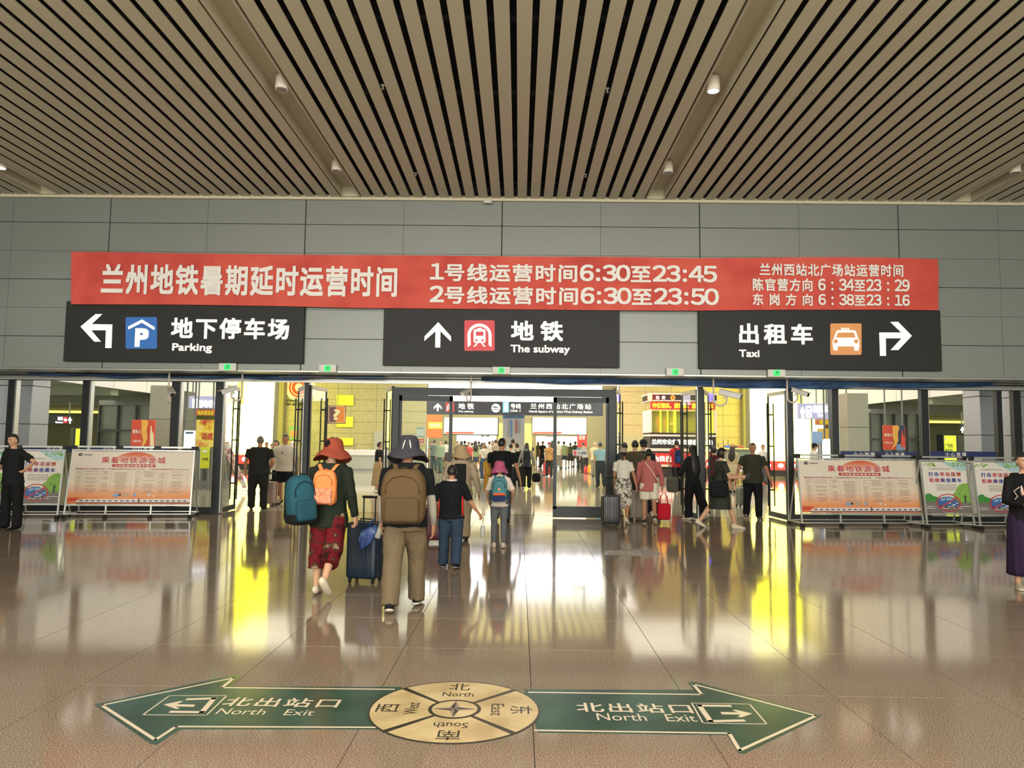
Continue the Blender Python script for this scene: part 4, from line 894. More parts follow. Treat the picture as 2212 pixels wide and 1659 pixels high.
o, F = board('food_poster', 1805, 1833, 921, 974, 28, rp, 'red and yellow food poster left of the bottle poster at right', 'poster', .1); F.poly('yellow_dish', circ(1817, 936, 14, 18, r2=11), mat('dish_yellow', 'E8C23A', .5, var=.3, scale=4), 1); F.text('lettering', '牛肉面', 1809, 1826, 958, 948, M['yel'], 2, bold=.03)
o, F = board('shop_sign', 1761, 1792, 905, 918, 31, mat('stall_orange', 'C9805A', .5), 'pale orange stall sign with yellow letters under the violet taxi sign', 'sign', .1); F.text('lettering', '面馆', 1770, 1790, 917, 907, M['yel'], 1, bold=.03)
o, F = board('food_poster', 1766, 1792, 926, 950, 30, mat('poster_amber', 'DDB845', .5, var=.3, scale=3), 'amber food poster beside the blue drinks poster at right', 'poster', .1)
o, F = board('drinks_poster', 1754, 1776, 932, 958, 29.5, mat('poster_skyblue', '8CB4E8', .5, var=.25, scale=3), 'sky blue drinks poster behind the capped person at right', 'poster', .1)
o, F = board('display_screen', 1780, 1794, 948, 990, 22, MATS['screen_white'], 'bright white information screen next to the glazing post at right', 'screen', .08); MB().box(X(1780, 22), X(1794, 22), 21.98, 22.06, 0, Zp(1787, 990, 22)).build('stand', M['dgrey'], o)
# aisle signs
o, F = board('aisle_sign', 62, 159, 896, 917, 33, M['sign'], 'dark hanging sign with red square and white arrow at far left', 'sign', .2); F.poly('arrow', [(151, 900), (156, 909), (152.5, 908), (152.5, 915), (149.5, 915), (149.5, 908), (146, 909)], tb, 1); F.poly('red_square', [(137, 900), (146, 900), (146, 914), (137, 914)], M['redp'], 1); F.text('lettering', '商业', 125, 136, 908, 900, tb, 1, bold=.03); F.text('lettering', 'Commerce', 120, 136, 914, 910, tb, 1, bold=.03); F.polys('pictogram', [circ(141.5, 907, 3, 10)], tb, 2)
o, F = board('aisle_sign', 2071, 2140, 918, 938, 33, M['sign'], 'dark hanging taxi pick-up sign with white arrow at far right', 'sign', .2); F.poly('arrow', [(2079, 921), (2084, 930), (2080.5, 929), (2080.5, 935), (2077.5, 935), (2077.5, 929), (2074, 930)], tb, 1); F.poly('orange_square', [(2085, 921), (2094, 921), (2094, 935), (2085, 935)], M['redp'], 1); F.text('lettering', '出租车上客区', 2095, 2138, 928, 920, tb, 1, bold=.03); F.text('lettering', 'Taxi Pick-up Area', 2095, 2132, 934, 930, tb, 1, bold=.03); F.poly('pictogram', [(2087, 925), (2092, 925), (2092, 932), (2087, 932)], tb, 2)
lm = glow_lin('lime_lit', (.75, .85, .04))
for a, b_, l in ((166, 176, 'lime yellow lightbox poster beside the mullion at left'), (2037, 2062, 'lime yellow lightbox poster with black lettering at right')):
    o, F = board('lightbox', a, b_, 941 if a > 1000 else 926, 1010, 30, lm, l, 'poster', .3)
    MB().box(X(a, 30)-.06, X(b_, 30)+.06, 29.9, 30.35, 0, Zp((a+b_)/2, 939 if a > 1000 else 923, 30)).build('housing', M['frame'], o)
    if a > 1000: F.text('lettering', '广告招', 2041, 2058, 967, 958, M['ink'], 1, bold=.02); F.text('lettering', '商热线', 2041, 2058, 976, 969, M['ink'], 1, bold=.02); F.poly('white_logo', circ(2042, 949, 2.4, 12), M['white'], 1)
for a, b_, s_ in ((156, 164, 'dark pillar beside the lime lightbox at left'), (2063, 2078, 'dark pillar beside the lime lightbox at right')): 
    o, F = board('dark_pillar', a, b_, 942 if a > 1000 else 925, 1015, 31, mat('pillar_brown', '4A4A3C', .7), s_, 'pillar', .4)
# mobile board seen edge-on behind left doors
t = thing('folding_sign', 'white folding floor sign with coloured pictures beyond the left doors', 'sign', (X(508, 23), 23, 0)); MB().prism([(-.5, 1.55), (-.2, 1.55), (.42, .15), (.30, .12)], 0, .03, 'xz').build('printed_panel', mottled('pic_print', ['E8E8E0', 'E8E8E0', 'C86A5A', '7AA0B8'], 6, .5), t); MB().tube([(-.3, .3, 0), (-.35, .02, 1.5)], .015, 6).tube([(-.1, -.02, .05), (.45, -.02, .05)], .012, 6).build('leg', M['alu'], t)
# ------------------------------------------------------------------ people
def remesh(mb, vox, smooth=2, wr=0, seed=0, wscale=9):
    me = bpy.data.meshes.new('r'); me.from_pydata(mb.v, [], mb.f); bm = bmesh.new(); bm.from_mesh(me); bmesh.ops.recalc_face_normals(bm, faces=bm.faces); bm.to_mesh(me); bm.free()
    o = bpy.data.objects.new('r', me); COL.objects.link(o)
    m = o.modifiers.new('r', 'REMESH'); m.mode = 'VOXEL'; m.voxel_size = vox; m.use_smooth_shade = True
    if smooth: s = o.modifiers.new('s', 'SMOOTH'); s.factor = .5; s.iterations = smooth
    dg = bpy.context.evaluated_depsgraph_get(); dg.update(); out = bpy.data.meshes.new_from_object(o.evaluated_get(dg))
    bpy.data.objects.remove(o); bpy.data.meshes.remove(me)
    if wr:
        out.update(); nn = [v.normal.copy() for v in out.vertices]
        for v, n in zip(out.vertices, nn):
            c = v.co; q = noise.noise(Vector((c.x*wscale+seed, c.y*wscale, c.z*wscale*.55)))+.5*noise.noise(Vector((c.x*wscale*2.3+seed, c.y*wscale*2.3, c.z*wscale*1.6)))
            v.co = c+n*(q*wr)
    return out
def put(me, name, m, parent):
    me.materials.clear(); me.materials.append(m); me.polygons.foreach_set('use_smooth', [True]*len(me.polygons)); me.name = name
    o = bpy.data.objects.new(name, me); COL.objects.link(o); o.parent = parent; return o
def headmesh(mb, c, hh, T, hair=None, nu=28, nv=22, face=True):
    """c centre, hh head height; hair: None for skin, else function(u)->inflate or None"""
    rx, ry, rz = hh*.345, hh*.42, hh*.5; vs = []
    for i in range(nv+1):
        ph = PI*i/nv
        for k in range(nu):
            t = 2*PI*k/nu; u = Vector((math.sin(ph)*math.cos(t), math.sin(ph)*math.sin(t), -math.cos(ph)))
            x, y, z = u.x*rx, u.y*ry, u.z*rz
            if u.z < 0: q = (-u.z)**1.4; x *= 1-.34*q; y = y*(1-.28*q)+ry*.10*q
            if hair is None and face and u.y > 0:
                y += hh*.075*math.exp(-((u.x/.13)**2+((u.z+.16)/.14)**2)); y += hh*.03*math.exp(-((u.x/.10)**2+((u.z-.02)/.16)**2))
                y -= hh*.028*(math.exp(-(((u.x-.36)/.17)**2+((u.z-.06)/.11)**2))+math.exp(-(((u.x+.36)/.17)**2+((u.z-.06)/.11)**2)))
                y += hh*.02*math.exp(-((u.x/.2)**2+((u.z+.48)/.07)**2)); y += hh*.03*math.exp(-((u.x/.22)**2+((u.z+.82)/.13)**2))
            s = 1
            if hair is not None: s = hair(u)
            vs.append(T(Vector((x*s, y*s, z*s))+c))
    fs = []
    for i in range(nv):
        for k in range(nu): q = (k+1) % nu; fs.append((i*nu+k, i*nu+q, (i+1)*nu+q, (i+1)*nu+k))
    fs.append(tuple(range(nu-1, -1, -1))); fs.append(tuple(nv*nu+k for k in range(nu)))
    mb.add(vs, fs)
def hand(mb, w, d, n, side, S, curl=.5, grip=False):
    """w wrist, d direction, n palm normal (towards the curl), S body height"""
    d = d.normalized(); n = (n-d*n.dot(d)).normalized(); s = d.cross(n).normalized(); k = S/1.72
    P = lambda a, b, c: w+d*a*k+s*b*k+n*c*k
    mb.tube([P(-.03, 0, 0), P(.02, 0, 0), P(.06, 0, .004), P(.088, 0, .008)], [(.026*k, .02*k), (.036*k, .017*k), (.042*k, .016*k), (.04*k, .013*k)], 10, 1, ref=n)
    cu = 1.5 if grip else curl
    for i, (b, L) in enumerate(((-.031, .066), (-.0105, .075), (.0105, .070), (.031, .055))):
        p0 = Vector((.082, b, .008)); a = .18*cu+.04*i; p = [P(.07, b*.95, .006), P(*p0)]; q = p0.copy()
        for seg, f in ((L*.42, a), (L*.32, a+.9*cu), (L*.26, a+1.6*cu)):
            q = q+Vector((seg*math.cos(f), b*.06, seg*math.sin(f))); p.append(P(*q))
        mb.tube(p, [.0088*k, .0092*k, .0086*k, .0078*k, .0068*k], 7, 2)
    th = side
    p = [P(.012, th*.026, .006), P(.038, th*.045, .018), P(.062, th*.050+(-.012*th if grip else 0), .034), P(.082, th*(.046 if not grip else .02), .045)]
    mb.tube(p, [.013*k, .0115*k, .0098*k, .008*k], 7, 2)

SKIN = {'a': mat('skin_light', 'C69A7C', .55, var=.06, spec=.3), 'b': mat('skin_tan', 'A87A5C', .55, var=.06, spec=.3)}
HAIRM = {'k': mat('hair_black', '17130F', .5, var=.2, scale=60), 'g': mat('hair_grey', '5E5A55', .6, var=.3, scale=60)}
SH = {}
def cloth(c, kind=None):
    n = 'cloth_'+c
    return mat(n, c, .85, var=.10, scale=6, bump=.15, spec=.2)
NP = [0]
PEOPLE = {}
def person(key, label, px, fy, ty=None, H=None, rot=0, fem=False, fat=1.0, skin='a', top='tee', tc='202020', bot='pants', bc='202020', hem=None, bmat=None, tmat=None,
           legs=((4, 3, 0), (-4, 5, 0)), arms=None, lean=2, hair='short', hc='k', hat=None, hatc='888888', shoe='2A2A2A', sole=None, vox=.016, face=None, grip=(False, False), look=0, loose=1.0,
           group=None, sit=False, z0=0, long=None, tuck=False, flare=1.35, collar=None, headlean=0, Y=None, sleeves=None, sock=None, elb=.6):
    NP[0] += 1; seed = NP[0]*3.7
    if Y is not None: d_ = ray(px, fy); base = at(px, fy, Y); base.z = 0
    else: base = fl(px, fy)
    if H is None:
        H = at(pix(base)[0], ty, base.y).z - z0
        H = H/1.0
    S = H; k = S
    root = thing('person', label, 'person', (base.x, base.y, 0), rot, group)
    wS = (.90 if fem else 1.0)*fat; face = face if face is not None else (abs(((rot+PI) % (2*PI))-PI) > 1.2)
    hipz = .53; hx = .050*(1.05 if fem else 1)
    lw = Matrix.Rotation(-math.radians(lean), 4, 'X'); piv = Vector((0, 0, .52))
    J = {}
    def leg(side, a, b, c, ab=2):
        a, b = math.radians(a), math.radians(b); abr = math.radians(ab)
        h = Vector((side*hx, 0, hipz)); kn = h+Vector((side*math.sin(abr), math.sin(a), -math.cos(a)))*.245; an = kn+Vector((0, math.sin(a-b), -math.cos(a-b)))*.24
        cr = math.radians(c); fd = Vector((side*.16, math.cos(cr), -math.sin(cr))).normalized()
        return [h, kn, an, fd]
    LG = [leg(-1, *legs[0]), leg(1, *legs[1])]
    low = min(min(l[2].z-.043, (l[2]+l[3]*.10+Vector((0, 0, -.035))).z) for l in LG)
    if sit: low = 0
    sh = Vector((0, 0, -low)) if not sit else Vector((0, 0, sit-hipz+.03))
    for l in LG:
        for i in range(3): l[i] = l[i]+sh
    up = lambda p: (lw @ (Vector(p)-piv))+piv+sh                 # torso points
    W_ = lambda p: Vector(p)*S
    TR = lambda p: W_(up(p))
    # height correction so that head top sits at H
    neckR = .031*(1 if not fem else .9)
    def torso(mb, inf, z0_, z1_, dip=1.0, n=16, hemw=0):
        prof = [(.40, .098, .072), (.44, .096, .070), (.47, .093, .067), (.51, .094*(1.05 if fem else 1), .066), (.55, .090, .063), (.60, .080, .056), (.65, .082, .058), (.70, .091, .062), (.75, .098, .066), (.785, .100, .062), (.812, .088, .052), (.830, .060, .042), (.845, .040, .036)]
        pr = [p for p in prof if z0_ <= p[0] <= z1_]
        if not pr or pr[0][0] > z0_: pr = [(z0_, *prof_at(prof, z0_))]+pr
        pts = []; rad = []
        for z, a, b in pr:
            if dip < 1: a = a*dip+(1-dip)*.093; b = b*dip+(1-dip)*.066
            if hemw and z < .53: a += hemw*(.54-z)*9; b += hemw*(.54-z)*7
            if .56 < z < .68 and fat > 1.03: b *= 1+.9*(fat-1)
            pts.append(TR((0, .004, z))); rad.append(((a*wS+inf)*S, (b*math.sqrt(fat)+inf)*S))
        mb.tube(pts, rad, n, 0, ref=Vector((0, 1, 0)))
    def prof_at(P, z):
        for i in range(len(P)-1):
            if P[i][0] <= z <= P[i+1][0]: f = (z-P[i][0])/(P[i+1][0]-P[i][0]); return (P[i][1]*(1-f)+P[i+1][1]*f, P[i][2]*(1-f)+P[i+1][2]*f)
        return P[0][1:]
    if arms is None: arms = (((.12, .05, -1), (.05, .25, -1)), ((.12, -.05, -1), (.05, .25, -1)))
    AR = []
    for si, side in enumerate((-1, 1)):
        u, f = arms[si]; s0 = Vector((side*.104*wS, 0, .797)); u = Vector((u[0]*side, u[1], u[2])).normalized(); f = Vector((f[0]*side, f[1], f[2])).normalized()
        s0 = up(s0); e = s0+u*.165; w = e+f*.148; AR.append([W_(s0), W_(e), W_(w), f, side])
    # body: one continuous skin surface
    body = MB(); torso(body, -.006, .475, .845)
    body.tube([TR((0, 0, .80)), TR((0, .002, .85)), TR((0, .010, .90))], [neckR*1.35*S, neckR*S, neckR*.98*S], 12, 1)
    for (s0, e, w, f, side) in AR:
        body.tube([s0+Vector((-side*.02*S, 0, 0)), s0*.5+e*.5, e, e*.55+w*.45, w], [.029*S*fat, .0255*S*fat, .0215*S, .0215*S, .0145*S], 10, 2)
    for (h, kn, an, fd) in LG:
        body.tube([W_(h), W_(h*.5+kn*.5), W_(kn), W_(kn*.65+an*.35), W_(an)], [.050*S*fat, .044*S*fat, .030*S, .031*S, .019*S], 12, 2)
        body.tube([W_(an), W_(an+fd*.04+Vector((0, 0, -.022))), W_(an+fd*.09+Vector((0, 0, -.032)))], [.020*S, .019*S, .014*S], 8, 1)
    me = remesh(body, vox, 2)
    ad = MB(); hh = S*.132; hc_ = Vector((0, .012*S, 0)); hcen = up((0, .012+.10*math.sin(math.radians(headlean)), .932))*S
    RL = Matrix.Rotation(look, 4, 'Z') @ Matrix.Rotation(-math.radians(lean*.4+headlean), 4, 'X'); HT = lambda p: (RL @ (p))+hcen
    headmesh(ad, Vector((0, 0, 0)), hh, HT)
    for sd in (-1, 1): ad.ball(HT(Vector((sd*hh*.345, -.01*S*0, -.01*hh))), (hh*.035, hh*.07, hh*.11), 8, 6)
    for i, (s0, e, w, f, side) in enumerate(AR):
        pn = Vector((-side, .25, 0)); pn = pn-f*pn.dot(f)
        if grip[i] == 2: pn = Vector((0, -.3, 1))-f*Vector((0, -.3, 1)).dot(f)
        thn = f.normalized().cross(pn.normalized()); ts = 1 if thn.y > 0 else -1
        hand(ad, w, f, pn, ts, S, .55, bool(grip[i]))
    bm = bmesh.new(); bm.from_mesh(me); m2 = ad.mesh('h'); bm.from_mesh(m2); bm.to_mesh(me); bm.free(); bpy.data.meshes.remove(m2)
    put(me, 'body', SKIN[skin], root)
    J.update(root=root, S=S, hcen=hcen, hands=[a[2]+a[3]*.07*S for a in AR], wr=[a[2] for a in AR], sh=[a[0] for a in AR], TR=TR, up=up, HT=HT, hh=hh, wS=wS, AR=AR, LG=LG, hip=TR((0, 0, .53)))
    if face:
        ey = MB(); br = MB()
        for sd in (-1, 1):
            ey.ball(HT(Vector((sd*hh*.125, hh*.345, hh*.035))), (hh*.042, hh*.03, hh*.02), 8, 6)
            br.tube([HT(Vector((sd*hh*.07, hh*.385, hh*.095))), HT(Vector((sd*hh*.20, hh*.345, hh*.10)))], .008*hh/.22*.6, 5, 1)
        ey.build('eyes', M['black'], root, True); br.build('eyebrows', HAIRM['k'], root, True)
        MB().tube([HT(Vector((-hh*.085, hh*.355, -hh*.24))), HT(Vector((0, hh*.392, -hh*.245))), HT(Vector((hh*.085, hh*.355, -hh*.24)))], [hh*.008, hh*.02, hh*.008], 6, 1).build('mouth', mat('lips', '96584C', .5), root, True)
    # hair
    hf = {'short': lambda u: 1.075 if u.z > (.50 if u.y > .1 else (-.02 if u.y > -.25 else -.46))+.03*math.sin(u.x*23) else .9,
          'buzz': lambda u: 1.035 if u.z > (.55 if u.y > .1 else (.05 if u.y > -.25 else -.42)) else .9,
          'long': lambda u: 1.10 if u.z > (.50 if u.y > .35 else (-.6 if abs(u.x) > .5 or u.y < 0 else .2)) or (u.y < .1 and u.z > -.95) else .9,
          'bob': lambda u: 1.13 if u.z > (.45 if u.y > .3 else -.75) else .9}
    if hair:
        base_h = {'bun': 'short', 'pony': 'short', 'bald': None}.get(hair, hair)
        if base_h:
            hb_ = MB(); headmesh(hb_, Vector((0, 0, 0)), hh, HT, hf[base_h], 32, 26)
            if hair == 'long':
                L_ = long or .18
                hb_.tube([HT(Vector((0, -hh*.25, hh*.1))), HT(Vector((0, -hh*.36, -hh*.5))), TR((0, -.058, .80)), TR((0, -.072, .84-L_*.7)), TR((0, -.070, .84-L_))], [(hh*.36, hh*.22), (hh*.40, hh*.2), (.075*S, .03*S), (.070*S, .025*S), (.035*S, .012*S)], 14, 1, ref=Vector((0, 1, 0)))
            if hair == 'bun': hb_.ball(HT(Vector((0, -hh*.50, hh*.05))), (hh*.18, hh*.16, hh*.18), 12, 8)
            if hair == 'pony': hb_.tube([HT(Vector((0, -hh*.42, hh*.05))), HT(Vector((0, -hh*.56, -hh*.2))), HT(Vector((0, -hh*.5, -hh*.75)))], [hh*.1, hh*.13, hh*.05], 10, 2)
            hb_.build('hair', HAIRM[hc], root, True)
    # trousers, shorts, skirt
    bm_ = bmat or cloth(bc); cw = .010*loose
    if bot in ('pants', 'shorts', 'capri', 'leggings'):
        q = MB(); ex = .003 if bot == 'leggings' else cw
        torso(q, min(ex, .011), .452, .60)
        for (h, kn, an, fd) in LG:
            H_, K_, A_ = W_(h), W_(kn), W_(an); 
            if bot == 'leggings': q.tube([H_, H_*.5+K_*.5, K_, K_*.65+A_*.35, A_*.9+K_*.1], [.058*S, .051*S, .039*S, .039*S, .028*S], 12, 1)
            elif bot == 'pants': q.tube([H_, H_*.5+K_*.5, K_, K_*.5+A_*.5, A_+Vector((0, 0, -.012*S))], [(.054*fat+ex*.6)*S, (.049*fat+ex)*S, (.041+ex)*S, (.037+ex)*S, (.036+ex)*S], 14, 0)
            elif bot == 'capri': q.tube([H_, H_*.5+K_*.5, K_, K_*.5+A_*.5], [(.054+ex*.6)*S, (.05+ex)*S, (.045+ex)*S, (.044+ex)*S], 14, 0)
            else: f_ = .86; q.tube([H_, H_*.5+K_*.5, H_*(1-f_)+K_*f_], [(.054*fat+ex)*S, (.052*fat+ex)*S, (.054+ex)*S], 14, 0)
        put(remesh(q, vox, 2, .0045*S*loose, seed), {'pants': 'trousers', 'capri': 'trousers'}.get(bot, bot), bm_, root)
    elif bot == 'skirt':
        hm = hem if hem is not None else .28; q = MB(); n = 44; prof = []; st = 14
        kc = (W_(LG[0][1])+W_(LG[1][1]))*.5; hc2 = W_((LG[0][0]+LG[1][0])*.5)
        zt_ = TR((0, 0, .61)).z; zb_ = hm*S
        vs = []
        for i in range(st+1):
            v = i/st; z = zt_*(1-v)+zb_*v; r = (.088*(1-v)+.080*flare*v+.026*math.sin(min(1, v*3.4)*PI/2))*S*(.5+.5*fat); amp = .006*S*v*loose
            cy = (kc.y-hc2.y)*max(0, v-.1)*.7
            yy = r*(.74+.2*v)
            for k_ in range(n):
                t = 2*PI*k_/n; f2 = 1+amp/r*math.sin(t*13+.6*math.sin(3*v+seed)); vs.append(Vector((math.cos(t)*r*f2, math.sin(t)*yy*f2+cy+.002*S, z)))
        fs = [tuple(range(n))]+[(i*n+a, (i+1)*n+a, (i+1)*n+(a+1) % n, i*n+(a+1) % n) for i in range(st) for a in range(n)]+[tuple(st*n+a for a in range(n-1, -1, -1))]
        q.add(vs, fs).build('skirt', bm_, root, True)
    # shoes
    sm = cloth(shoe) if shoe not in SKIN else SKIN[skin]
    for (h, kn, an, fd) in LG:
        a = W_(an); s_ = MB(); dn = Vector((0, 0, -1)); upv = fd.cross(Vector((1, 0, 0))).normalized(); upv = upv if upv.z > 0 else -upv
        P_ = lambda f, z_: a+fd*(f*S)+upv*(z_*S)
        s_.tube([P_(-.028, -.008), P_(-.005, -.012), P_(.035, -.022), P_(.075, -.029), P_(.100, -.031)], [(.022*S, .026*S), (.026*S, .028*S), (.027*S, .020*S), (.028*S, .014*S), (.020*S, .010*S)], 12, 2, ref=upv)
        s_.build('shoe', sm, root, True)
        if sole:
            so = MB().tube([P_(-.034, -.034), P_(.0, -.036), P_(.04, -.036), P_(.08, -.037), P_(.108, -.036)], [(.022*S, .008*S), (.026*S, .008*S), (.027*S, .008*S), (.030*S, .008*S), (.022*S, .007*S)], 12, 1, ref=upv); so.build('shoe_sole', cloth(sole), root, True)
    # top
    if top:
        q = MB(); tm_ = tmat or cloth(tc); hz = .475 if not tuck else .585
        if top == 'long_hem': hz = .43
        if top == 'crop': hz = .57
        torso(q, .007*loose+.010 if not tuck and top != 'crop' else .006*loose+.003, hz, .845 if top != 'tank' else .80, dip=.45 if not (fem and tuck) else .9, hemw=0 if tuck or top == 'crop' else .018)
        for (s0, e, w, f, side) in AR:
            i0 = s0+Vector((-side*.035*S, 0, -.004*S))
            if sleeves == 'none': continue
            if top in ('tee', 'crop', 'polo'): q.tube([i0, s0, s0*(1-elb)+e*elb, s0*(.98-elb)+e*(.02+elb)], [.036*S, .038*S*fat, (.034+.004*loose)*S, (.034+.005*loose)*S], 12, 0)
            else:
                q.tube([i0, s0, s0*.5+e*.5, e, e*.5+w*.5, w*.98+e*.02], [.036*S, .038*S*fat, .034*S*fat, (.029+.003*loose)*S, (.026+.003*loose)*S, (.020+.003*loose)*S], 12, 0)
        if top == 'hood': q.tube([TR((-.05, -.04, .84)), TR((0, -.06, .83)), TR((.05, -.04, .84))], [.02*S, .032*S, .02*S], 10, 2)
        put(remesh(q, vox*.9, 2, .0045*S*loose, seed+5), 'jacket' if top in ('jacket', 'hood') else 'shirt', tm_, root)
        if collar: MB().tube([TR((.044*math.cos(t), .004+.042*math.sin(t), .850+.004*math.sin(t))) for t in [2*PI*i/14 for i in range(15)]], [.012*S]*15, 8, 0).build('collar', cloth(collar), root, True)
    if sleeves and sleeves != 'none':        # separate sun sleeves below a short sleeve
        for (s0, e, w, f, side) in AR:
            MB().tube([s0*.35+e*.65, e, e*.5+w*.5, w], [.0285*S, .0265*S, .0245*S, .0185*S], 12, 0).build('arm_sleeve', cloth(sleeves), root, True)
    # hat
    if hat == 'bucket' or hat == 'wide':
        br_ = 1.0 if hat == 'bucket' else 1.14; hm_ = hatc if not isinstance(hatc, str) else cloth(hatc); nrm = hh*.5; n = 36; vs = []
        prof = [(.001, .60), (.30, .59), (.45, .52), (.54, .36), (.58, .16), (.60, .02), (.76*br_, -.16), (.90*br_, -.30-.06*br_), (.96*br_, -.40-.06*br_), (.93*br_, -.42-.06*br_), (.74*br_, -.20), (.56, .0), (.53, .16), (.48, .34), (.001, .5)]
        q = MB().lathe([(r*hh*.86, z*hh) for r, z in prof], n, fn=lambda p, t: Vector((p.x, p.y*1.08, p.z+(p.xy.length/(hh*.8))**2*hh*.07*math.sin(t*3+seed)+.01*hh*math.sin(t*9))))
        q.xf(Matrix.Translation(hcen) @ RL).build('hat', hm_, root, True)
    elif hat == 'cap':
        q = MB(); hm_ = cloth(hatc); q.lathe([(.001, .62), (.25, .59), (.38, .48), (.44, .30), (.45, .12), (.42, .12), (.001, .14)], 28)
        q.v = [Vector((v.x*hh*.92, v.y*hh*1.05, v.z*hh)) for v in q.v]; q.tube([Vector((0, hh*.30, hh*.16)), Vector((0, hh*.50, hh*.14)), Vector((0, hh*.68, hh*.09))], [(hh*.36, hh*.02), (hh*.33, hh*.018), (hh*.2, hh*.015)], 12, 1, ref=Vector((0, 0, 1)))
        q.xf(Matrix.Translation(hcen) @ RL).build('cap', hm_, root, True)
    PEOPLE[key] = J
    return J
def wloc(J, p):                      # local point of a person -> world
    r = J['root']; return Matrix.Translation(r.location) @ Matrix.Rotation(r.rotation_euler.z, 4, 'Z') @ Vector(p)

# ---- bags, built once each from rounded shells
def backpack(J, label, w, h, d, cols, side=0, dz=0, rz=0, strapc=None, back=True, tilt=0, name='backpack', pocket=True, gap=0):
    S = J['S']; c = J['TR']((side*.01, -.066*J['wS']-.004, .80)); L0 = Vector((c.x+side, c.y-d/2-.012-gap, c.z-h+.02+dz)); Lw = wloc(J, L0); r = J['root'].rotation_euler.z
    t = thing(name, label, 'backpack', Lw, r+rz); body = cloth(cols[0]) if isinstance(cols[0], str) else cols[0]
    def sq(q):
        zz = q.z/h*2; n = noise.noise(Vector((q.x*9+w*31, q.y*9, q.z*7)))
        return Vector((q.x*(1-.24*max(0, zz)**2-.05*max(0, .2-zz)+.10*(1-zz*zz)*(-.2))+n*.012, q.y*(1-.25*max(0, zz)**2+.12*max(0, -zz))+n*.012, q.z+.008*n))
    MB().rbox((0, 0, h/2), (w, d, h), min(w, d)*.38, 4, fn=sq).xf(Matrix.Rotation(tilt, 4, 'Y')).build('shell', body, t, True)
    if pocket:
        MB().rbox((0, -d*.5, h*.27), (w*.74, d*.34, h*.44), d*.15, 3).xf(Matrix.Rotation(tilt, 4, 'Y')).build('front_pocket', cloth(cols[1]) if isinstance(cols[1], str) else cols[1], t, True)
        MB().tube([(x_*w*.36, -d*.50*(.92 if z_ > .6 else 1.0), h*z_) for x_, z_ in ((-1, .56), (-.95, .72), (-.6, .84), (0, .88), (.6, .84), (.95, .72), (1, .56))], .004, 6, 1).xf(Matrix.Rotation(tilt, 4, 'Y')).build('zip', cloth(cols[2] if len(cols) > 2 else '202020'), t, True)
    MB().tube([(-.035, d*.1, h*.94), (-.02, d*.1, h*1.02), (.02, d*.1, h*1.02), (.035, d*.1, h*.94)], .008, 6, 1).build('top_handle', cloth(cols[2] if len(cols) > 2 else '202020'), t, True)
    for sd in (-1, 1):
        if side: continue
        sp = J['sh'][0 if sd < 0 else 1]; ax = abs(sp.x)*.62
        top_ = J['TR']((0, 0, .842)); inv = Vector((0, 0, 0))-L0
        pts = [Vector((sd*w*.14, L0.y+d*.2, L0.z+h*.9)), Vector((sd*ax*.9, L0.y+d*.5+.01, top_.z-.01)), Vector((sd*ax, top_.y-.01, top_.z+.006)), Vector((sd*ax, top_.y+.075*S*.9, top_.z-.06*S)), Vector((sd*ax*1.02, top_.y+.088*S, top_.z-.14*S))]
        R_ = Matrix.Rotation(-rz, 4, 'Z')
        MB().tube([R_ @ (p+inv) for p in pts], [(.007, .024*min(1, w/.3))]*5, 8, 1, ref=Vector((1, 0, 0))).build('shoulder_strap', cloth(strapc or cols[0]) if isinstance(strapc or cols[0], str) else (strapc or cols[0]), t, True)
    return t
def suitcase(loc, label, w, d, h, c, rz=0, handle=.38, parts=None, soft=False, wheel='1A1A1A'):
    t = thing('suitcase', label, 'suitcase', loc, rz); b0 = .055; m = cloth(c) if soft else mat('shell_'+c, c, .35, var=.05)
    MB().rbox((0, 0, b0+(h-b0)/2), (w, d, h-b0), .045, 3).build('shell', m, t, True)
    g = MB()
    for k in range(-3, 4):
        if k: g.rbox((k*w*.12, -d/2, b0+(h-b0)/2), (w*.035, .012, (h-b0)*.82), .005, 1).rbox((k*w*.12, d/2, b0+(h-b0)/2), (w*.035, .012, (h-b0)*.82), .005, 1)
    g.build('ribs', m, t, True)
    MB().tube([(-w/2-.002, 0, b0+.05), (-w/2-.002, 0, h-.04), (-w/2+.04, 0, h+.002), (w/2-.04, 0, h+.002), (w/2+.002, 0, h-.04), (w/2+.002, 0, b0+.05)], .006, 6, 1).build('zip', M['black'], t, True)
    for sx in (-1, 1):
        for sy in (-1, 1):
            f = MB().box(sx*w*.38-.018, sx*w*.38+.018, sy*d*.34-.02, sy*d*.34+.02, .04, b0+.02).build('wheel_fork', M['black'], t)
            MB().lathe([(.018, -.012), (.026, -.009), (.026, .009), (.018, .012)], 14).xf(Matrix.Translation((sx*w*.38, sy*d*.34, .027)) @ Matrix.Rotation(PI/2, 4, 'Y')).build('wheel', M['rubber'], f)
    if handle:
        hd = MB()
        for sx in (-1, 1): hd.tube([(sx*.075, d*.3, h-.03), (sx*.075, d*.3, h+handle)], .009, 8, 1)
        hd.tube([(-.085, d*.3, h+handle), (.085, d*.3, h+handle)], .016, 8, 2).build('telescopic_handle', M['black'] if c != 'alu' else M['alu'], t, True)
    MB().tube([(-.08, 0, h), (-.07, 0, h+.03), (.07, 0, h+.03), (.08, 0, h)], .009, 6, 1).build('carry_handle', M['black'], t, True)
    return t
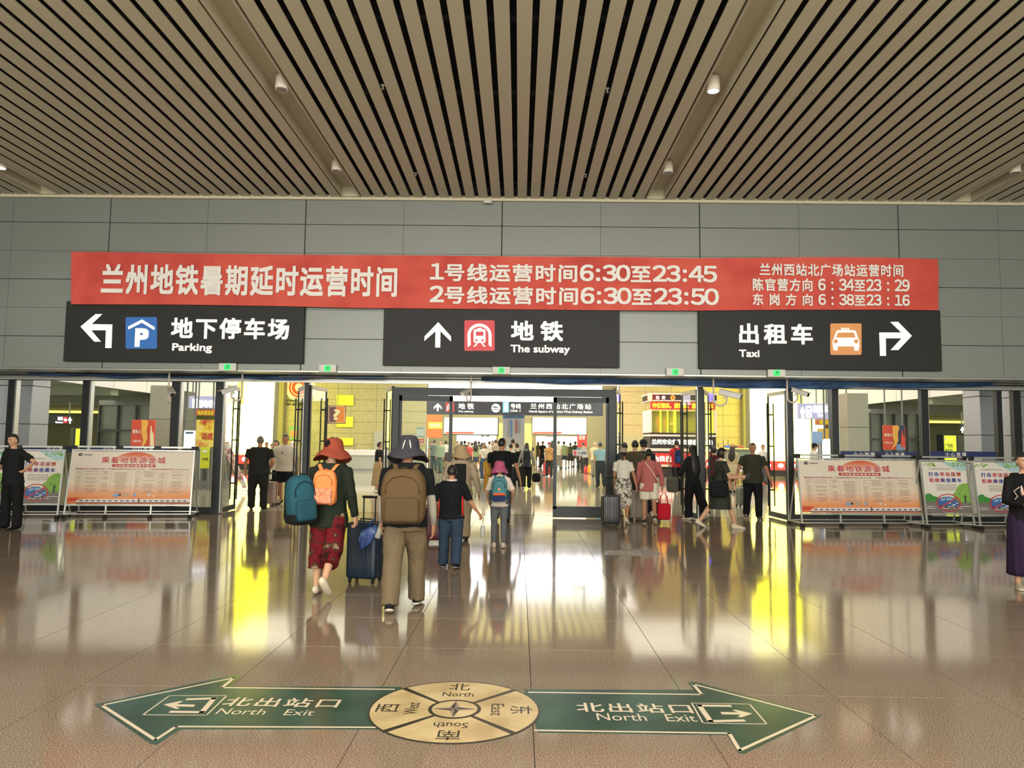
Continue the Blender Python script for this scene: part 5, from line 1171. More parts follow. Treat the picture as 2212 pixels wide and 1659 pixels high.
def handbag(loc, label, w, d, h, c, rz=0, strap=.3, name='handbag', cat='bag', m=None, r=.4):
    t = thing(name, label, cat, loc, rz); m = m or cloth(c)
    MB().rbox((0, 0, h/2), (w, d, h), min(w, d, h)*r, 3).build('bag_body', m, t, True)
    for sy in (-1, 1): MB().tube([(-w*.3, sy*d*.3, h*.9), (-w*.22, sy*d*.2, h+strap*.7), (0, 0, h+strap), (w*.22, sy*d*.2, h+strap*.7), (w*.3, sy*d*.3, h*.9)], .007, 6, 1).build('handle', m, t, True)
    return t
# ------------------------------------------------------------------ display boards
bp_grad = grad('board_big_print', ['D8703A', 'E59A66', 'E3D3BE', 'DCD6C6', 'DDD3C4'], [0, .16, .38, .7, 1]); pr_red = mat('print_crimson', 'B3262A', .5, var=0); pr_lav = mat('print_mauve', 'B06A7A', .5, var=0); pr_line = mat('print_line', '8E8478', .5, var=0); pr_sun = grad('print_sun', ['E2A07A', 'C9512F'], [.2, 1])
trw = mat('train_white', 'D9D2CE', .5, var=0); trd = mat('train_dark', '4A4046', .5, var=0); trr = mat('train_red', 'C8482A', .5, var=0); pas = [mat('pastel_'+c, c, .5, var=0) for c in ('7FA3C8', 'B9A08A', '2A2226', 'C7C9BE', 'D8D0A0')]
def stand(pa, pb, py, Y, zt_, zb_, lab, big, lean=.14, seed=0, label2=None):
    """a leaning poster board on a tube frame with rubber feet"""
    a, b_ = fl(pa, py), fl(pb, py); cx = (a.x+b_.x)/2; W2 = (b_.x-a.x)/2; Yc = (a.y+b_.y)/2; rz = math.atan2(b_.y-a.y, b_.x-a.x)
    t = thing('poster_board', lab, 'board', (cx, Yc, 0), rz); ins = lean*zt_
    fr = MB()
    for s in (-1, 1):
        fr.bar((s*W2, 0, .06), (s*(W2-.02), ins, zt_), .03, .03)
    fr.bar((-W2, ins, zt_), (W2, ins, zt_), .03, .03); yb = ins*zb_/zt_
    fr.bar((-W2, yb, zb_), (W2, yb, zb_), .03, .03).build('front_frame', M['alu'], t)
    bk = MB()
    for s in (-1, 1): bk.bar((s*(W2-.03), .40+ins, .06), (s*(W2-.03), ins+.02, zt_+.02), .025, .025).bar((s*(W2-.01), 0, .07), (s*(W2-.01), .42+ins, .07), .025, .025)
    bk.bar((-W2, .0, .08), (W2, .0, .08), .018, .018).bar((-W2, .40+ins, .08), (W2, .40+ins, .08), .018, .018).bar((-W2, ins+.03, zt_+.07), (W2, ins+.03, zt_+.07), .035, .035).build('back_frame', M['alu'], t)
    cl = MB()
    for u in ((-1, -.25, .38, 1) if big else (-1, 1)): MB().rbox((u*(W2-.02), ins+.03, zt_+.05), (.14 if big else .10, .06, .09), .01, 1).build('clamp', M['black'], t)
    us = (-1, -.36, .36, 1) if big else (-1, 1)
    if big:
        lg_ = MB()
        for u in us[1:3]: MB().bar((u*W2, .02, .06), (u*W2, yb, zb_), .028, .028).build('centre_leg', M['alu'], t)
    for u in us: MB().rbox((u*W2, -.01, .035), (.07, .13, .07), .02, 2).build('rubber_foot', M['rubber'], t)
    for u in (-1, 1): MB().rbox((u*(W2-.03), .41+ins, .035), (.06, .12, .07), .02, 2).build('rubber_foot', M['rubber'], t)
    L = math.hypot(zt_-zb_, ins-yb)-.05; w = 2*W2-.05
    p = MB().box(-w/2, w/2, 0, .012, 0, L).build('poster', bp_grad if big else mat('poster_small_base', 'E2DED4', .5, var=.03, scale=2), t); p.location = (0, yb-.012, zb_+.025); p.rotation_euler = (-math.atan2(ins-yb, zt_-zb_), 0, 0)
    fn = lambda u, v: (-w/2+u*w, (1-v)*L)
    F = Flat(p, y=-.0025, step=.0016, fn=fn)
    if big:
        F.poly('sun', [(u, v) for u, v in circ(.525, .19, .175, 24, r2=.18, a0=PI, a1=2*PI)], pr_sun, 0)
        F.polys('logo', [circ(.065, .065, .018, 16, r2=.030)], M['ink'], 1); F.polys('logo_wave', [[(.055, .06), (.07, .055), (.083, .075), (.07, .072)]], trw, 2); F.text('lettering', '兰州轨道交通', .088, .16, .08, .055, M['ink'], 1, bold=.02)
        F.text('headline_edge', '乘着地铁游金城', .236, .774, .232, .095, M['white'], 1, bold=.06, spacing=1.25); F.text('headline', '乘着地铁游金城', .24, .77, .228, .10, pr_red, 2, bold=.02, spacing=1.25)
        F.poly('title_pill', rsq2(.33, .245, .69, .30, .012, .026), pr_red, 1); F.text('lettering', '兰州轨道交通乘车指南', .35, .67, .29, .257, M['white'], 2, bold=.015, spacing=1.3)
        F.text('lettering', '暑期延时运营时间:1号线运营时间6:30-23:45    2号线运营时间6:30-23:50', .035, .965, .355, .322, pr_lav, 1, bold=.02)
        ln = []; rg = random.Random(5); cols_ = [.045, .10, .25, .33, .50, .53, .57, .72, .79, .965]
        for c in cols_: ln.append([(c, .375), (c+.0012, .375), (c+.0012, .80), (c, .80)])
        for k in range(19): v = .375+.0236*k; ln.append([(.045, v), (.50, v), (.50, v+.0016), (.045, v+.0016)]); ln.append([(.53, v), (.965, v), (.965, v+.0016), (.53, v+.0016)])
        F.polys('table_lines', ln, pr_line, 1)
        tx = []
        for k in range(18):
            for i in range(len(cols_)-1):
                if i == 4 or rg.random() < .18: continue
                a0 = cols_[i]; b0 = cols_[i+1]; m_ = (a0+b0)/2; hw = (b0-a0)*rg.uniform(.18, .36); v = .383+.0236*k; n_ = max(2, int(hw*2/.009))
                for q in range(n_):
                    u0 = m_-hw+2*hw*q/n_; tx.append([(u0, v), (u0+.0062, v), (u0+.0062, v+.010), (u0, v+.010)])
        F.polys('table_text', tx, mat('print_brown', '9A8474', .5, var=0), 2)['kind'] = 'stuff'
        for k, (u, v, a_, b2) in enumerate(((.39, .81, .03, .03), (.47, .80, .03, .04), (.42, .80, .012, .022), (.66, .80, .014, .03), (.70, .82, .01, .02), (.54, .80, .014, .035))): F.poly('sight_picture', circ(u, v+.03, a_, 12, r2=b2), pas[k % 5], 1)
        F.poly('red_stripe', [(0, .885), (.1, .885), (.06, .955), (0, .955)], trr, 1)
        F.poly('train', [(.055, .985), (.075, .945), (.10, .925), (.14, .91), (1, .90), (1, .985)], trw, 2)
        F.polys('train_windows', [[(.10+.047*k, .932), (.125+.047*k, .932), (.125+.047*k, .952), (.10+.047*k, .952)] for k in range(19)]+[[(.06, .972), (1, .966), (1, .984), (.058, .985)], [(.575, .89), (.583, .89), (.583, .985), (.575, .985)]], trd, 3)
    else:
        sk = mat('poster_sky', 'A9CBCF', .5, var=.1, scale=3); lf = mottled('poster_leaf', ['6FA04A', '8DB84E', '3E8E4E'], 22, .6); rd = mat('poster_road', '77706C', .5, var=.03); cb = mat('poster_car', '3E67A0', .5, var=.1); cbl = mat('poster_car_light', '8FB0CC', .5, var=0); pk = mat('poster_no_red', 'C03A4A', .5, var=0)
        F.poly('sky_patch', circ(.92, .02, .5, 24, r2=.17)[:] and [(u, max(0, min(1, v))) for u, v in [(.45, 0), (1, 0), (1, .17), (.85, .19), (.7, .13), (.55, .05)]], sk, 0)
        rg = random.Random(seed)
        F.polys('leaves', [circ(u, v, .022, 7, r2=.012) for u, v in [(min(.97, max(.03, rg.uniform(.02, .30) if rg.random() < .5 else rg.uniform(.62, .98))), rg.uniform(.02, .09)) for _ in range(34)]], lf, 1)
        F.text('lettering', '深入推进"护航·平安"行动', .15, .62, .155, .13, M['ink'], 1, bold=.01)
        cc = [mat('letter_'+c, c, .5, var=0) for c in ('33409A', '6A3A8C', 'C02F62', 'B83A4E', 'A8343E', 'B9482F')]
        for k, ch in enumerate('打击非法运营'): F.text('headline', ch, .13+.125*k, .235+.125*k, .285, .205, cc[[0, 0, 2, 3, 4, 5][k]], 2, bold=.03)
        for k, ch in enumerate('拒绝乘坐黑车'): F.text('headline', ch, .13+.125*k, .235+.125*k, .405, .325, cc[[2, 3, 1, 0, 0, 0][k]], 2, bold=.03)
        F.text('lettering', '文明出行 安全你我', .25, .72, .475, .45, M['ink'], 1, bold=.01)
        F.polys('small_print', [[(.27, .495+.02*k), (.73, .495+.02*k), (.73, .502+.02*k), (.27, .502+.02*k)] for k in range(4)], pr_line, 1)
        F.poly('left_bush', [(0, .80), (0, .66), (.06, .62), (.13, .63), (.17, .67), (.26, .69), (.32, .72), (.34, .80)], mat('bush_green', '3F8A3E', .6, var=.15, scale=20), 0)
        F.poly('tree', [(.62, .80), (.60, .73), (.64, .69), (.62, .63), (.70, .58), (.72, .52), (.80, .45), (.90, .42), (1, .43), (1, .80)], lf, 0)
        F.polys('tree_trunk', [[(.86, .80), (.875, .70), (.84, .66), (.85, .655), (.88, .685), (.89, .64), (.905, .64), (.90, .70), (.93, .67), (.935, .68), (.905, .72), (.90, .80)]], M['ink'], 1)
        F.poly('road', [(0, .78), (1, .80), (1, 1), (0, 1)], rd, 1); F.polys('road_marks', [[(u, .87), (u+.16, .873), (u+.16, .881), (u, .878)] for u in (.02, .24, .46, .68, .86-.02)]+[[(u, .905), (u+.2, .908), (u+.2, .916), (u, .913)] for u in (.0, .3, .6)], M['white'], 2)
        F.poly('car', [(.27, .86), (.26, .80), (.28, .74), (.33, .715), (.40, .69), (.55, .685), (.63, .72), (.70, .75), (.73, .79), (.72, .86), (.66, .875), (.45, .865), (.40, .88)], cb, 3)
        F.polys('car_windows', [[(.33, .74), (.40, .71), (.44, .71), (.42, .765), (.34, .765)], [(.46, .71), (.55, .705), (.63, .745), (.46, .76)]], cbl, 4); F.polys('car_tyres', [circ(.31, .87, .025, 12, r2=.018), circ(.44, .885, .025, 12, r2=.02), circ(.66, .885, .022, 12, r2=.018)], M['ink'], 4); F.polys('headlights', [[(.50, .80), (.55, .80), (.55, .815), (.5, .815)], [(.66, .80), (.71, .80), (.71, .815), (.66, .815)], [(.57, .835), (.65, .835), (.65, .85), (.57, .85)]], M['white'], 4)
        F.polys('prohibition_ring', ringp(.50, .80, .27, .028, 36, ry=.17)+[[(.285, .885), (.30, .905), (.715, .715), (.70, .695)]], pk, 5)
    return t
def rsq2(x0, y0, x1, y1, rx, ry):
    o = []
    for cx, cy, a in ((x1-rx, y1-ry, 0), (x0+rx, y1-ry, PI/2), (x0+rx, y0+ry, PI), (x1-rx, y0+ry, 1.5*PI)): o += [(cx+rx*math.cos(a+PI/2*i/4), cy+ry*math.sin(a+PI/2*i/4)) for i in range(5)]
    return o
stand(137, 411, 1119, 15, 1.38, .26, 'large orange and cream subway guide board standing in front of the left glazing', True)
stand(18, 124, 1120, 15, 1.37, .28, 'tall narrow poster board with crossed-out blue car behind the man in black', False, seed=1)
stand(-95, 5, 1119, 15, 1.37, .28, 'narrow poster board cut off by the left edge of the picture', False, seed=4)
stand(1732, 1996, 1138, 15, 1.38, .26, 'large orange and cream subway guide board standing in front of the right glazing', True)
stand(2003, 2106, 1141, 15, 1.37, .28, 'narrow poster board with crossed-out blue car right beside the right large board', False, seed=2)
stand(2118, 2222, 1144, 15, 1.37, .28, 'narrow poster board partly hidden behind the woman in the purple skirt', False, seed=3)

# ------------------------------------------------------------------ people, nearest first
floral = mottled('floral_cloth', ['1E1512', '5A141C', '6E1822', '3A241C', '9A8268'], 6.5, .9, detail=4, pos=[.36, .44, .5, .58, .66], spec=.15)
pinkf = mottled('pink_floral', ['7A2448', 'A83A62', 'C05A7A', '4A2A5A', 'C8A0A0'], 34, .9, detail=2, pos=[.3, .42, .52, .6, .68])
greyf = mottled('leaf_print', ['4A4A48', '8A867C', 'B9B4A6', 'CFC9BA'], 17, .9, detail=3, pos=[.38, .46, .54, .62])
ofab = mottled('orange_speckled', ['B8684A', 'C98260', 'D89A7C', 'B06A50'], 20, .9, detail=3); camo = mottled('tan_print', ['6A4A2A', 'B0884A', 'D8B070'], 20, .9)
V = 0.011
J = person('brown_pack', 'walking person with dark bucket hat, black tee, white arm sleeves and khaki trousers', 872, 1316, H=1.70, rot=.03, top='tee', tc='121518', elb=.85, loose=1.5, bot='pants', bc='6A5D48', sleeves='A09C92', shoe='1C1C1E', sole='CFC8B8', hat='wide', hatc='3A3A42', skin='b',
           legs=((-13, 6, 14, 3), (17, 10, 0, 3)), arms=(((.16, .10, -1), (.10, .28, -1)), ((.20, -.06, -1), (.10, .12, -1))), lean=5, vox=V, fat=1.08, headlean=6)
bpk = backpack(J, 'large brown hiking backpack on the person in the dark bucket hat', .45, .53, .24, ('5A4830', '54442F', '40331F'), strapc='5E4C33', gap=-.01)
for sd, cc_ in ((-1, 'E8DAD0'), (1, 'E8DAD0')): MB().tube([J['HT'](Vector((sd*.022, -.116, .07))), J['HT'](Vector((sd*.032, -.130, .03))), J['HT'](Vector((sd*.042, -.142, -.02)))][::-1], [.003, .007, .004], 6, 1).build('reflective_strip', cloth(cc_), J['root'])
J = person('red_hat', 'walking woman with rust red sun hat, dark green shirt and floral cropped trousers', 706, 1281, H=1.66, rot=-.05, fem=True, top='long_hem', tc='20281F', bot='capri', bmat=floral, loose=1.7, shoe='CFC4AE', hat='wide', hatc='8F4432', hair='short', skin='a',
           legs=((-4, 3, 0, 1), (-16, 28, 38, 0)), arms=(((.10, .10, -1), (.05, .3, -1)), ((.26, -.12, -1), (.16, .22, -1))), lean=3, vox=V, fat=1.1, grip=(False, True), headlean=8)
JR = J
MB().ball(J['HT'](Vector((-.035, -.075, .055))), (.045, .053, .05), 14, 10).build('dark_crown_opening', cloth('1A1416'), J['root'], True)
backpack(J, 'small orange backpack with speckled pocket on the woman in the rust red hat', .26, .37, .14, ('E08850', ofab, 'B05A34'), strapc='E08850', dz=-.02)
bb = backpack(J, 'teal and black backpack hanging from the left shoulder of the rust-hat woman', .30, .50, .26, ('24505E', '204854', '101418'), side=-.215, dz=-.07, rz=.75, tilt=-.10)
MB().rbox((0, .10, .22), (.31, .14, .46), .06, 3).build('black_base', cloth('14181A'), bb, True); MB().rbox((-.01, 0, .04), (.30, .26, .12), .05, 3).build('bottom_panel', cloth('14181A'), bb, True)
hp = wloc(J, J['hands'][1])
sc1 = fl(783, 1262)
suitcase((sc1.x, sc1.y+.12, 0), 'large dark blue suitcase pulled by the woman in the rust red hat', .38, .27, .70, '15283C', rz=-.25, handle=.28)
# bag of bottles hanging over the suitcase
p0 = Vector((sc1.x+.055, sc1.y-.10, .42))
t = thing('shopping_bag', 'blue plastic bag hanging against the dark blue suitcase', 'bag', p0, 0)
MB().rbox((0, 0, .12), (.20, .08, .24), .04, 3, fn=lambda q: Vector((q.x*(1-.5*max(0, -q.z/.12))+q.z*.25, q.y+.01*math.sin(q.x*40), q.z+.02*math.sin(q.x*20)))).build('bag_body', mottled('bag_blue', ['1E3A78', '2A4A8C', '7A98B8'], 12, .5), t, True)
MB().tube([(0, 0, .22), (.05, 0, .30), (.08, 0, .33)], .008, 6).build('handle', cloth('2A4A8C'), t)
t = thing('water_bottle', 'clear crumpled plastic bottle beside the blue bag on the suitcase', 'bottle', p0+Vector((.12, -.02, .12)), 0)
bot_m = mat('clear_plastic', 'A8ACA6', .15, var=.3, scale=30); MB().lathe([(.03, 0), (.036, .02), (.034, .09), (.037, .16), (.014, .20), (.014, .22)], 16).xf(Matrix.Rotation(.35, 4, 'Y')).build('bottle_body', bot_m, t, True); MB().lathe([(.016, .22), (.016, .24)], 12).xf(Matrix.Rotation(.35, 4, 'Y')).build('cap', M['white'], t)

J = person('boy', 'boy with short black hair, black tee with red side panels and blue jeans', 972, 1226, ty=1004, rot=-.04, top='tee', tc='101418', elb=.9, bot='pants', bc='2C3B4E', loose=1.5, shoe='1A1C22', sole='8A8A86', hair='short', skin='b', fat=1.12,
           legs=((3, 4, 0, 4), (-8, 10, 8, 4)), arms=(((.25, .10, -1), (.0, .35, -1)), ((.42, .18, -1), (.75, .15, -1))), vox=V, grip=(False, True), collar='D8C8C0')
S_ = J['S']; 
for sd in (-1, 1): MB().tube([J['TR']((sd*.108, .0, .72)), J['TR']((sd*.112, -.005, .6)), J['TR']((sd*.112, -.005, .485))], [(.012*S_, .03*S_), (.014*S_, .032*S_), (.016*S_, .034*S_)], 10, 1, ref=Vector((0, 1, 0))).build('red_side_panel', cloth('B8302A'), J['root'], True)
JB = J; w_ = wloc(J, J['hands'][1])
t = thing('drink_bottle', 'small clear bottle hanging from the right hand of the boy', 'bottle', (w_.x, w_.y, w_.z-.24), 0)
MB().lathe([(.026, 0), (.03, .01), (.03, .11), (.026, .14), (.012, .155)], 16).build('bottle_body', bot_m, t, True); MB().lathe([(.018, .155), (.018, .18)], 12).build('cap', M['white'], t); MB().tube([(0, 0, .18), (.01, 0, .25)], .004, 6).build('cord', M['black'], t)
q = fl(940, 1175); suitcase((q.x, q.y+.1, 0), 'maroon suitcase just left of the boy in the black tee', .34, .24, .60, '4A1A28', rz=.15, handle=.2)

J = person('beige_jacket', 'person in loose beige jacket and beige sun hat just ahead of the boy', 992, 1166, ty=962, rot=.05, top='jacket', tc='A0917A', loose=2.0, bot='pants', bc='8A7A62', hat='bucket', hatc='A38F6E', hair='bob', fem=True, fat=1.2, skin='b', shoe='3A3A3A',
           legs=((6, 8, 0), (-6, 8, 5)), arms=(((.40, .15, -1), (-.25, .5, -.6)), ((.35, .10, -1), (.22, .15, -1))), vox=.013)
MB().rbox(J['TR']((0, -.09, .70)), (.20, .06, .34), .03, 3).build('black_backpack_panel', cloth('1A1C20'), J['root'], True)
J = person('girl', 'girl in pink floral bucket hat, white tee and grey leggings', 1077, 1182, ty=997, rot=.02, fem=True, top='tee', tc='D8CCC0', bot='leggings', bc='5E6266', hair='bob', hat='bucket', hatc=pinkf, shoe='C8B8A4', sole='D8D0C4', legs=((2, 3, 0, 1), (-5, 6, 4, 1)),
           arms=(((.28, .1, -1), (-.1, .6, -.8)), ((.42, .05, -1), (.0, .7, -.6))), vox=V, elb=.85, loose=1.2)
bb = backpack(J, 'teal school backpack with orange stripe on the girl in the pink hat', .25, .38, .17, ('4A7C84', '4F8A92', '1A2430'), strapc='4A7C84', dz=.01)
MB().rbox((0, -.135, .125), (.19, .03, .035), .008, 2).build('orange_stripe', cloth('E06038'), bb); MB().rbox((0, -.13, .06), (.19, .035, .09), .012, 2).build('navy_base', cloth('2A3560'), bb); MB().lathe([(.022, 0), (.022, .006), (.001, .006)], 16).xf(Matrix.Translation((0, -.115, .20)) @ Matrix.Rotation(PI/2, 4, 'X')).build('round_badge', cloth('D89A88'), bb)
for sd in (-1, 1): MB().rbox((sd*.135, -.01, .10), (.04, .10, .16), .015, 2).build('side_pocket', cloth('2A4650'), bb, True)
J = person('black_tee_man', 'stocky man in black tee seen from behind, glancing right, ahead of the girl', 1082, 1127, ty=945, rot=-.1, top='tee', tc='14171B', fat=1.22, bot='pants', bc='3A4450', hair='short', skin='b', shoe='1E1E20', look=-.55, face=False, loose=1.3,
           legs=((10, 12, 0, 5), (-4, 8, 6, 5)), arms=(((.18, .45, -.8), (-.3, .8, .1)), ((.36, .05, -1), (.28, .1, -1))), vox=.013)
w = wloc(J, (-.14*1.2, .22, 0)); 
J2 = person('carried_child', 'small child in mustard trousers carried against the chest of the man in black', 1055, 1120, H=.95, Y=w.y+.02, rot=PI+.3, top='tee', tc='B8903A', bot='pants', bc='B4842E', shoe='C8C0B8', sole='E0DCD0', sit=.98, legs=((70, 80, 0, 14), (60, 75, 0, 14)), vox=.016, hair='short', loose=1.3, face=False)

# middle distance, centre
JW = person('white_tee_woman', 'woman in white tee and jeans with crossbody strap walking towards the doors', 1045, 1038, ty=956, rot=PI-.1, fem=True, top='tee', tc='E4E0D6', tuck=True, bot='pants', bc='4A5F7A', hair='long', shoe='D8D4C8', legs=((8, 6, 0), (-8, 12, 8)), vox=.018)
MB().tube([JW['TR']((.07, .085, .80)), JW['TR']((0, .095, .70)), JW['TR']((-.10, .07, .58))], .008, 6).build('crossbody_strap', cloth('8A7A5A'), JW['root'])
person('bun_woman', 'woman in pale green top with dark bun standing near the line map pillar', 1102, 1052, ty=958, rot=-.4, fem=True, top='tee', tc='A9B296', bot='pants', bc='4A4E50', hair='bun', vox=.018)
J = person('white_jacket_man', 'man in off-white jacket with black backpack next to the woman with a bun', 1116, 1054, ty=957, rot=.35, top='jacket', tc='C9C7BC', bot='pants', bc='24282E', vox=.018, look=.5)
backpack(J, 'black backpack on the man in the off-white jacket', .30, .42, .16, ('14161A', '1A1C22', '0E0E10'))
person('tall_dark_head', 'man with round dark hair and pale shirt beyond the couple by the pillar', 1107, 1040, ty=948, rot=.1, top='tee', tc='C8CCC8', bc='3A3A3A', vox=.022)
J = person('hooded', 'person with dark hood, grey sleeves and black trousers carrying bags', 1137, 1056, ty=957, rot=0, top='hood', tc='7F7F76', bot='pants', bc='16181A', hair='long', shoe='1A1A1A', sole='D8D8D0', loose=1.4, fem=True, arms=(((.35, .05, -1), (.2, .1, -1)), ((.35, .05, -1), (.15, .1, -1))), vox=.018, legs=((-6, 14, 18), (4, 3, 0)))
backpack(J, 'slim dark backpack on the person with grey sleeves', .26, .56, .14, ('23272C', '2A2E34', '101010'))
w = wloc(J, J['hands'][1]); handbag((w.x+.06, w.y, w.z-.46), 'round black duffel bag in the right hand of the person with grey sleeves', .30, .24, .32, '121316', strap=.14, name='duffel_bag')
w = wloc(J, J['hands'][0]); handbag((w.x-.02, w.y, w.z-.42), 'small black bag in the left hand of the person with grey sleeves', .20, .18, .28, '16181C', strap=.14)
person('olive_dress', 'woman in olive dress with long dark hair walking towards the camera', 1162, 1002, ty=954, rot=PI, fem=True, top='tee', tc='8A8C56', tuck=True, bot='skirt', bc='8A8C56', hem=.32, hair='long', shoe='C8B8A0', vox=.02)
person('black_dress_far', 'woman in dark top with long black hair beside the woman in the olive dress', 1152, 1006, ty=956, rot=PI, fem=True, top='tee', tc='24262C', bot='skirt', bc='5A5A60', hem=.3, hair='long', vox=.022)
q = fl(1183, 1028)
suitcase((q.x, q.y, 0), 'coral pink suitcase with a child sitting on it', .44, .28, .66, 'D8505A', rz=.2, handle=0)
J = person('sitting_child', 'child in turquoise and white tee sitting on the coral pink suitcase', 1181, 1020, H=1.18, Y=q.y, rot=PI/2+.25, top='tee', tc='7FBFB4', bot='pants', bc='1C1C20', sit=.66, legs=((75, 62, 0), (80, 70, 0)), vox=.018, hair='short', shoe='1A1A1A', face=True, lean=8)
J = person('masked_woman', 'woman in tan patterned top and hat with white face mask behind the seated child', 1186, 1030, ty=955, rot=PI, fem=True, top='tee', tmat=camo, bot='pants', bc='3A3A34', hair='bob', hat='cap', hatc='8A5A60', vox=.02)
MB().ball(J['HT'](Vector((0, J['hh']*.33, -J['hh']*.22))), (J['hh']*.22, J['hh']*.12, J['hh']*.16), 10, 8).build('face_mask', cloth('DADDE0'), J['root'], True)
person('green_shirt', 'man in pale green tee and dark shorts seen through the right sliding pane', 1218, 1012, ty=953, rot=.05, top='tee', tc='8FA070', bot='shorts', bc='3A4450', vox=.02, fat=1.1, legs=((0, 0, 0, 6), (0, 0, 0, 6)))
person('brown_tee_far', 'person in brown top among the queue behind the caution sticker', 1243, 1008, ty=953, rot=.4, top='tee', tc='7A6A54', bot='shorts', bc='7A7264', vox=.022)
J = person('grey_tee_far', 'person in grey tee bending over bags beside the man in light blue', 1264, 1021, ty=955, rot=.6, top='tee', tc='97998E', bot='pants', bc='34383A', vox=.02, lean=14)
w = fl(1277, 1024)
handbag(w, 'orange shopping bag on the floor by the queue', .38, .24, .48, 'E0A040', strap=.12, name='shopping_bag'); w = fl(1265, 1023); handbag(w, 'small red shopping bag on the floor by the queue', .2, .15, .34, 'C8484A', strap=.1, name='shopping_bag')
w = fl(1284, 1026); handbag(w, 'pale green carrier bag on the floor by the queue', .45, .3, .3, 'A8A88A', strap=.1, name='shopping_bag')
person('cream_top_far', 'bald headed person in cream top next to the man in light blue', 1284, 1030, ty=955, rot=-.4, top='tee', tc='C8BE96', bot='pants', bc='8A8A78', hair=None, vox=.022)
person('blue_shirt', 'man in light blue shirt and dark trousers behind the right sliding pane', 1297, 1052, ty=955, rot=.1, top='tee', tc='8FB4C4', tuck=True, bot='pants', bc='2C3438', vox=.018, fat=1.1, legs=((0, 4, 0, 3), (-8, 14, 12, 3)))
J = person('left_glass_a', 'person with dark backpack seen through the left sliding pane', 937, 1018, ty=950, rot=.1, top='tee', tc='5E6A68', bot='pants', bc='3E4A4E', vox=.022)
person('left_glass_b', 'man in pale green overshirt seen through the left sliding pane', 951, 1022, ty=950, rot=PI-.4, top='jacket', tc='8C9C84', bot='pants', bc='5A6A60', vox=.022)

# right-hand group
J = person('cap_woman', 'woman in beige cap, white tee and long leaf-print skirt near the right doors', 1346, 1131, ty=968, rot=-.25, fem=True, top='crop', tc='D0CCC0', bot='skirt', bmat=greyf, hem=.20, flare=1.25, hair='pony', hat='cap', hatc='A4947C', skin='b', shoe='CFC0AA', sole='D8D0C0', legs=((6, 4, 0, 2), (-12, 18, 22, 2)), arms=(((.15, .05, -1), (.1, .2, -1)), ((.30, .12, -1), (.2, .25, -1))), vox=.014, face=False)
q = fl(1331, 1136); suitcase((q.x-.12, q.y-.05, 0), 'dark suitcase by the left side of the woman in the leaf-print skirt', .36, .25, .62, '2A2C30', rz=.1, handle=.35)
J = person('pink_woman', 'woman in pink top and white shorts with a crossbody strap near the right doors', 1402, 1131, ty=969, rot=-.1, fem=True, top='long_hem', tc='A8605E', bot='shorts', bc='D0CAB6', hair='bun', skin='b', fat=1.18, shoe='3A3634', sole='C8C0B0', legs=((0, 2, 0, 2), (-12, 26, 30, 2)), arms=(((.18, .2, -1), (.05, .4, -1)), ((.36, .0, -1), (.1, .15, -1))), vox=.014, elb=.7)
MB().tube([J['TR']((-.05, -.085, .81)), J['TR']((.02, -.095, .72)), J['TR']((.11, -.07, .58))], .008, 6).build('crossbody_strap', cloth('E0D8C0'), J['root'])
w = wloc(J, J['hands'][1]); handbag((w.x+.02, w.y, w.z-.58), 'bright red tote bag in the right hand of the woman in pink', .28, .14, .34, 'B0182A', strap=.22, name='tote_bag')
q = fl(1384, 1128); suitcase((q.x, q.y+.35, 0), 'ribbed silver-grey suitcase between the two women near the right doors', .38, .26, .64, '8A8478', rz=.05, handle=.25)
q = fl(1420, 1112); handbag((q.x, q.y+.1, .02), 'dark brown bag hanging low beside the woman in pink', .2, .14, .26, '2A2420', strap=.15)
person('behind_a', 'man with dark round hair and brown tee waiting behind the woman in the beige cap', 1371, 1112, ty=950, rot=-.35, top='tee', tc='4E4636', bot='pants', bc='3A3A38', vox=.016, look=.4)
J = person('behind_b', 'man in black cap and navy shirt with cream collar behind the woman in pink', 1391, 1108, ty=950, rot=0, top='tee', tc='20242C', bot='pants', bc='2C2C30', hat='cap', hatc='20242C', vox=.016, fat=1.15, collar='B8B49A')
person('behind_c', 'dark-haired man in black tee at the left of the right-door group', 1349, 1098, ty=955, rot=-.2, top='tee', tc='1E1E22', bot='pants', bc='2C2C30', vox=.018)
J = person('red_shirt', 'man in red tee with blue backpack walking away past the police booth', 1463, 1063, ty=950, rot=.15, top='tee', tc='B82C34', bot='pants', bc='16181E', shoe='1C1C1C', sole='C8C8C0', vox=.016, legs=((-8, 12, 14), (6, 4, 0)), arms=(((.30, .05, -1), (-.1, .6, -.5)), ((.15, .0, -1), (.05, .2, -1))))
backpack(J, 'blue and black backpack on the man in the red tee', .32, .46, .18, ('1E2C52', '24407A', '0E1016'), strapc='101216')
J = person('long_hair_black', 'woman with very long black hair in black clothes beside the right door posts', 1499, 1123, ty=960, rot=.35, fem=True, top='jacket', tc='1A1C1E', bot='pants', bc='15171A', hair='long', long=.26, loose=1.7, shoe='C8C0B0', sole='D8D4C8', legs=((6, 6, 0, 3), (-14, 22, 24, 3)), arms=(((.35, .25, -1), (-.2, .6, -.3)), ((.35, -.1, -1), (.2, .1, -1))), vox=.014, face=False)
w = wloc(J, J['wr'][0]); handbag((w.x-.16, w.y, .58), 'grey shoulder bag on the left of the woman with very long hair', .26, .14, .34, '5A5850', strap=.35)
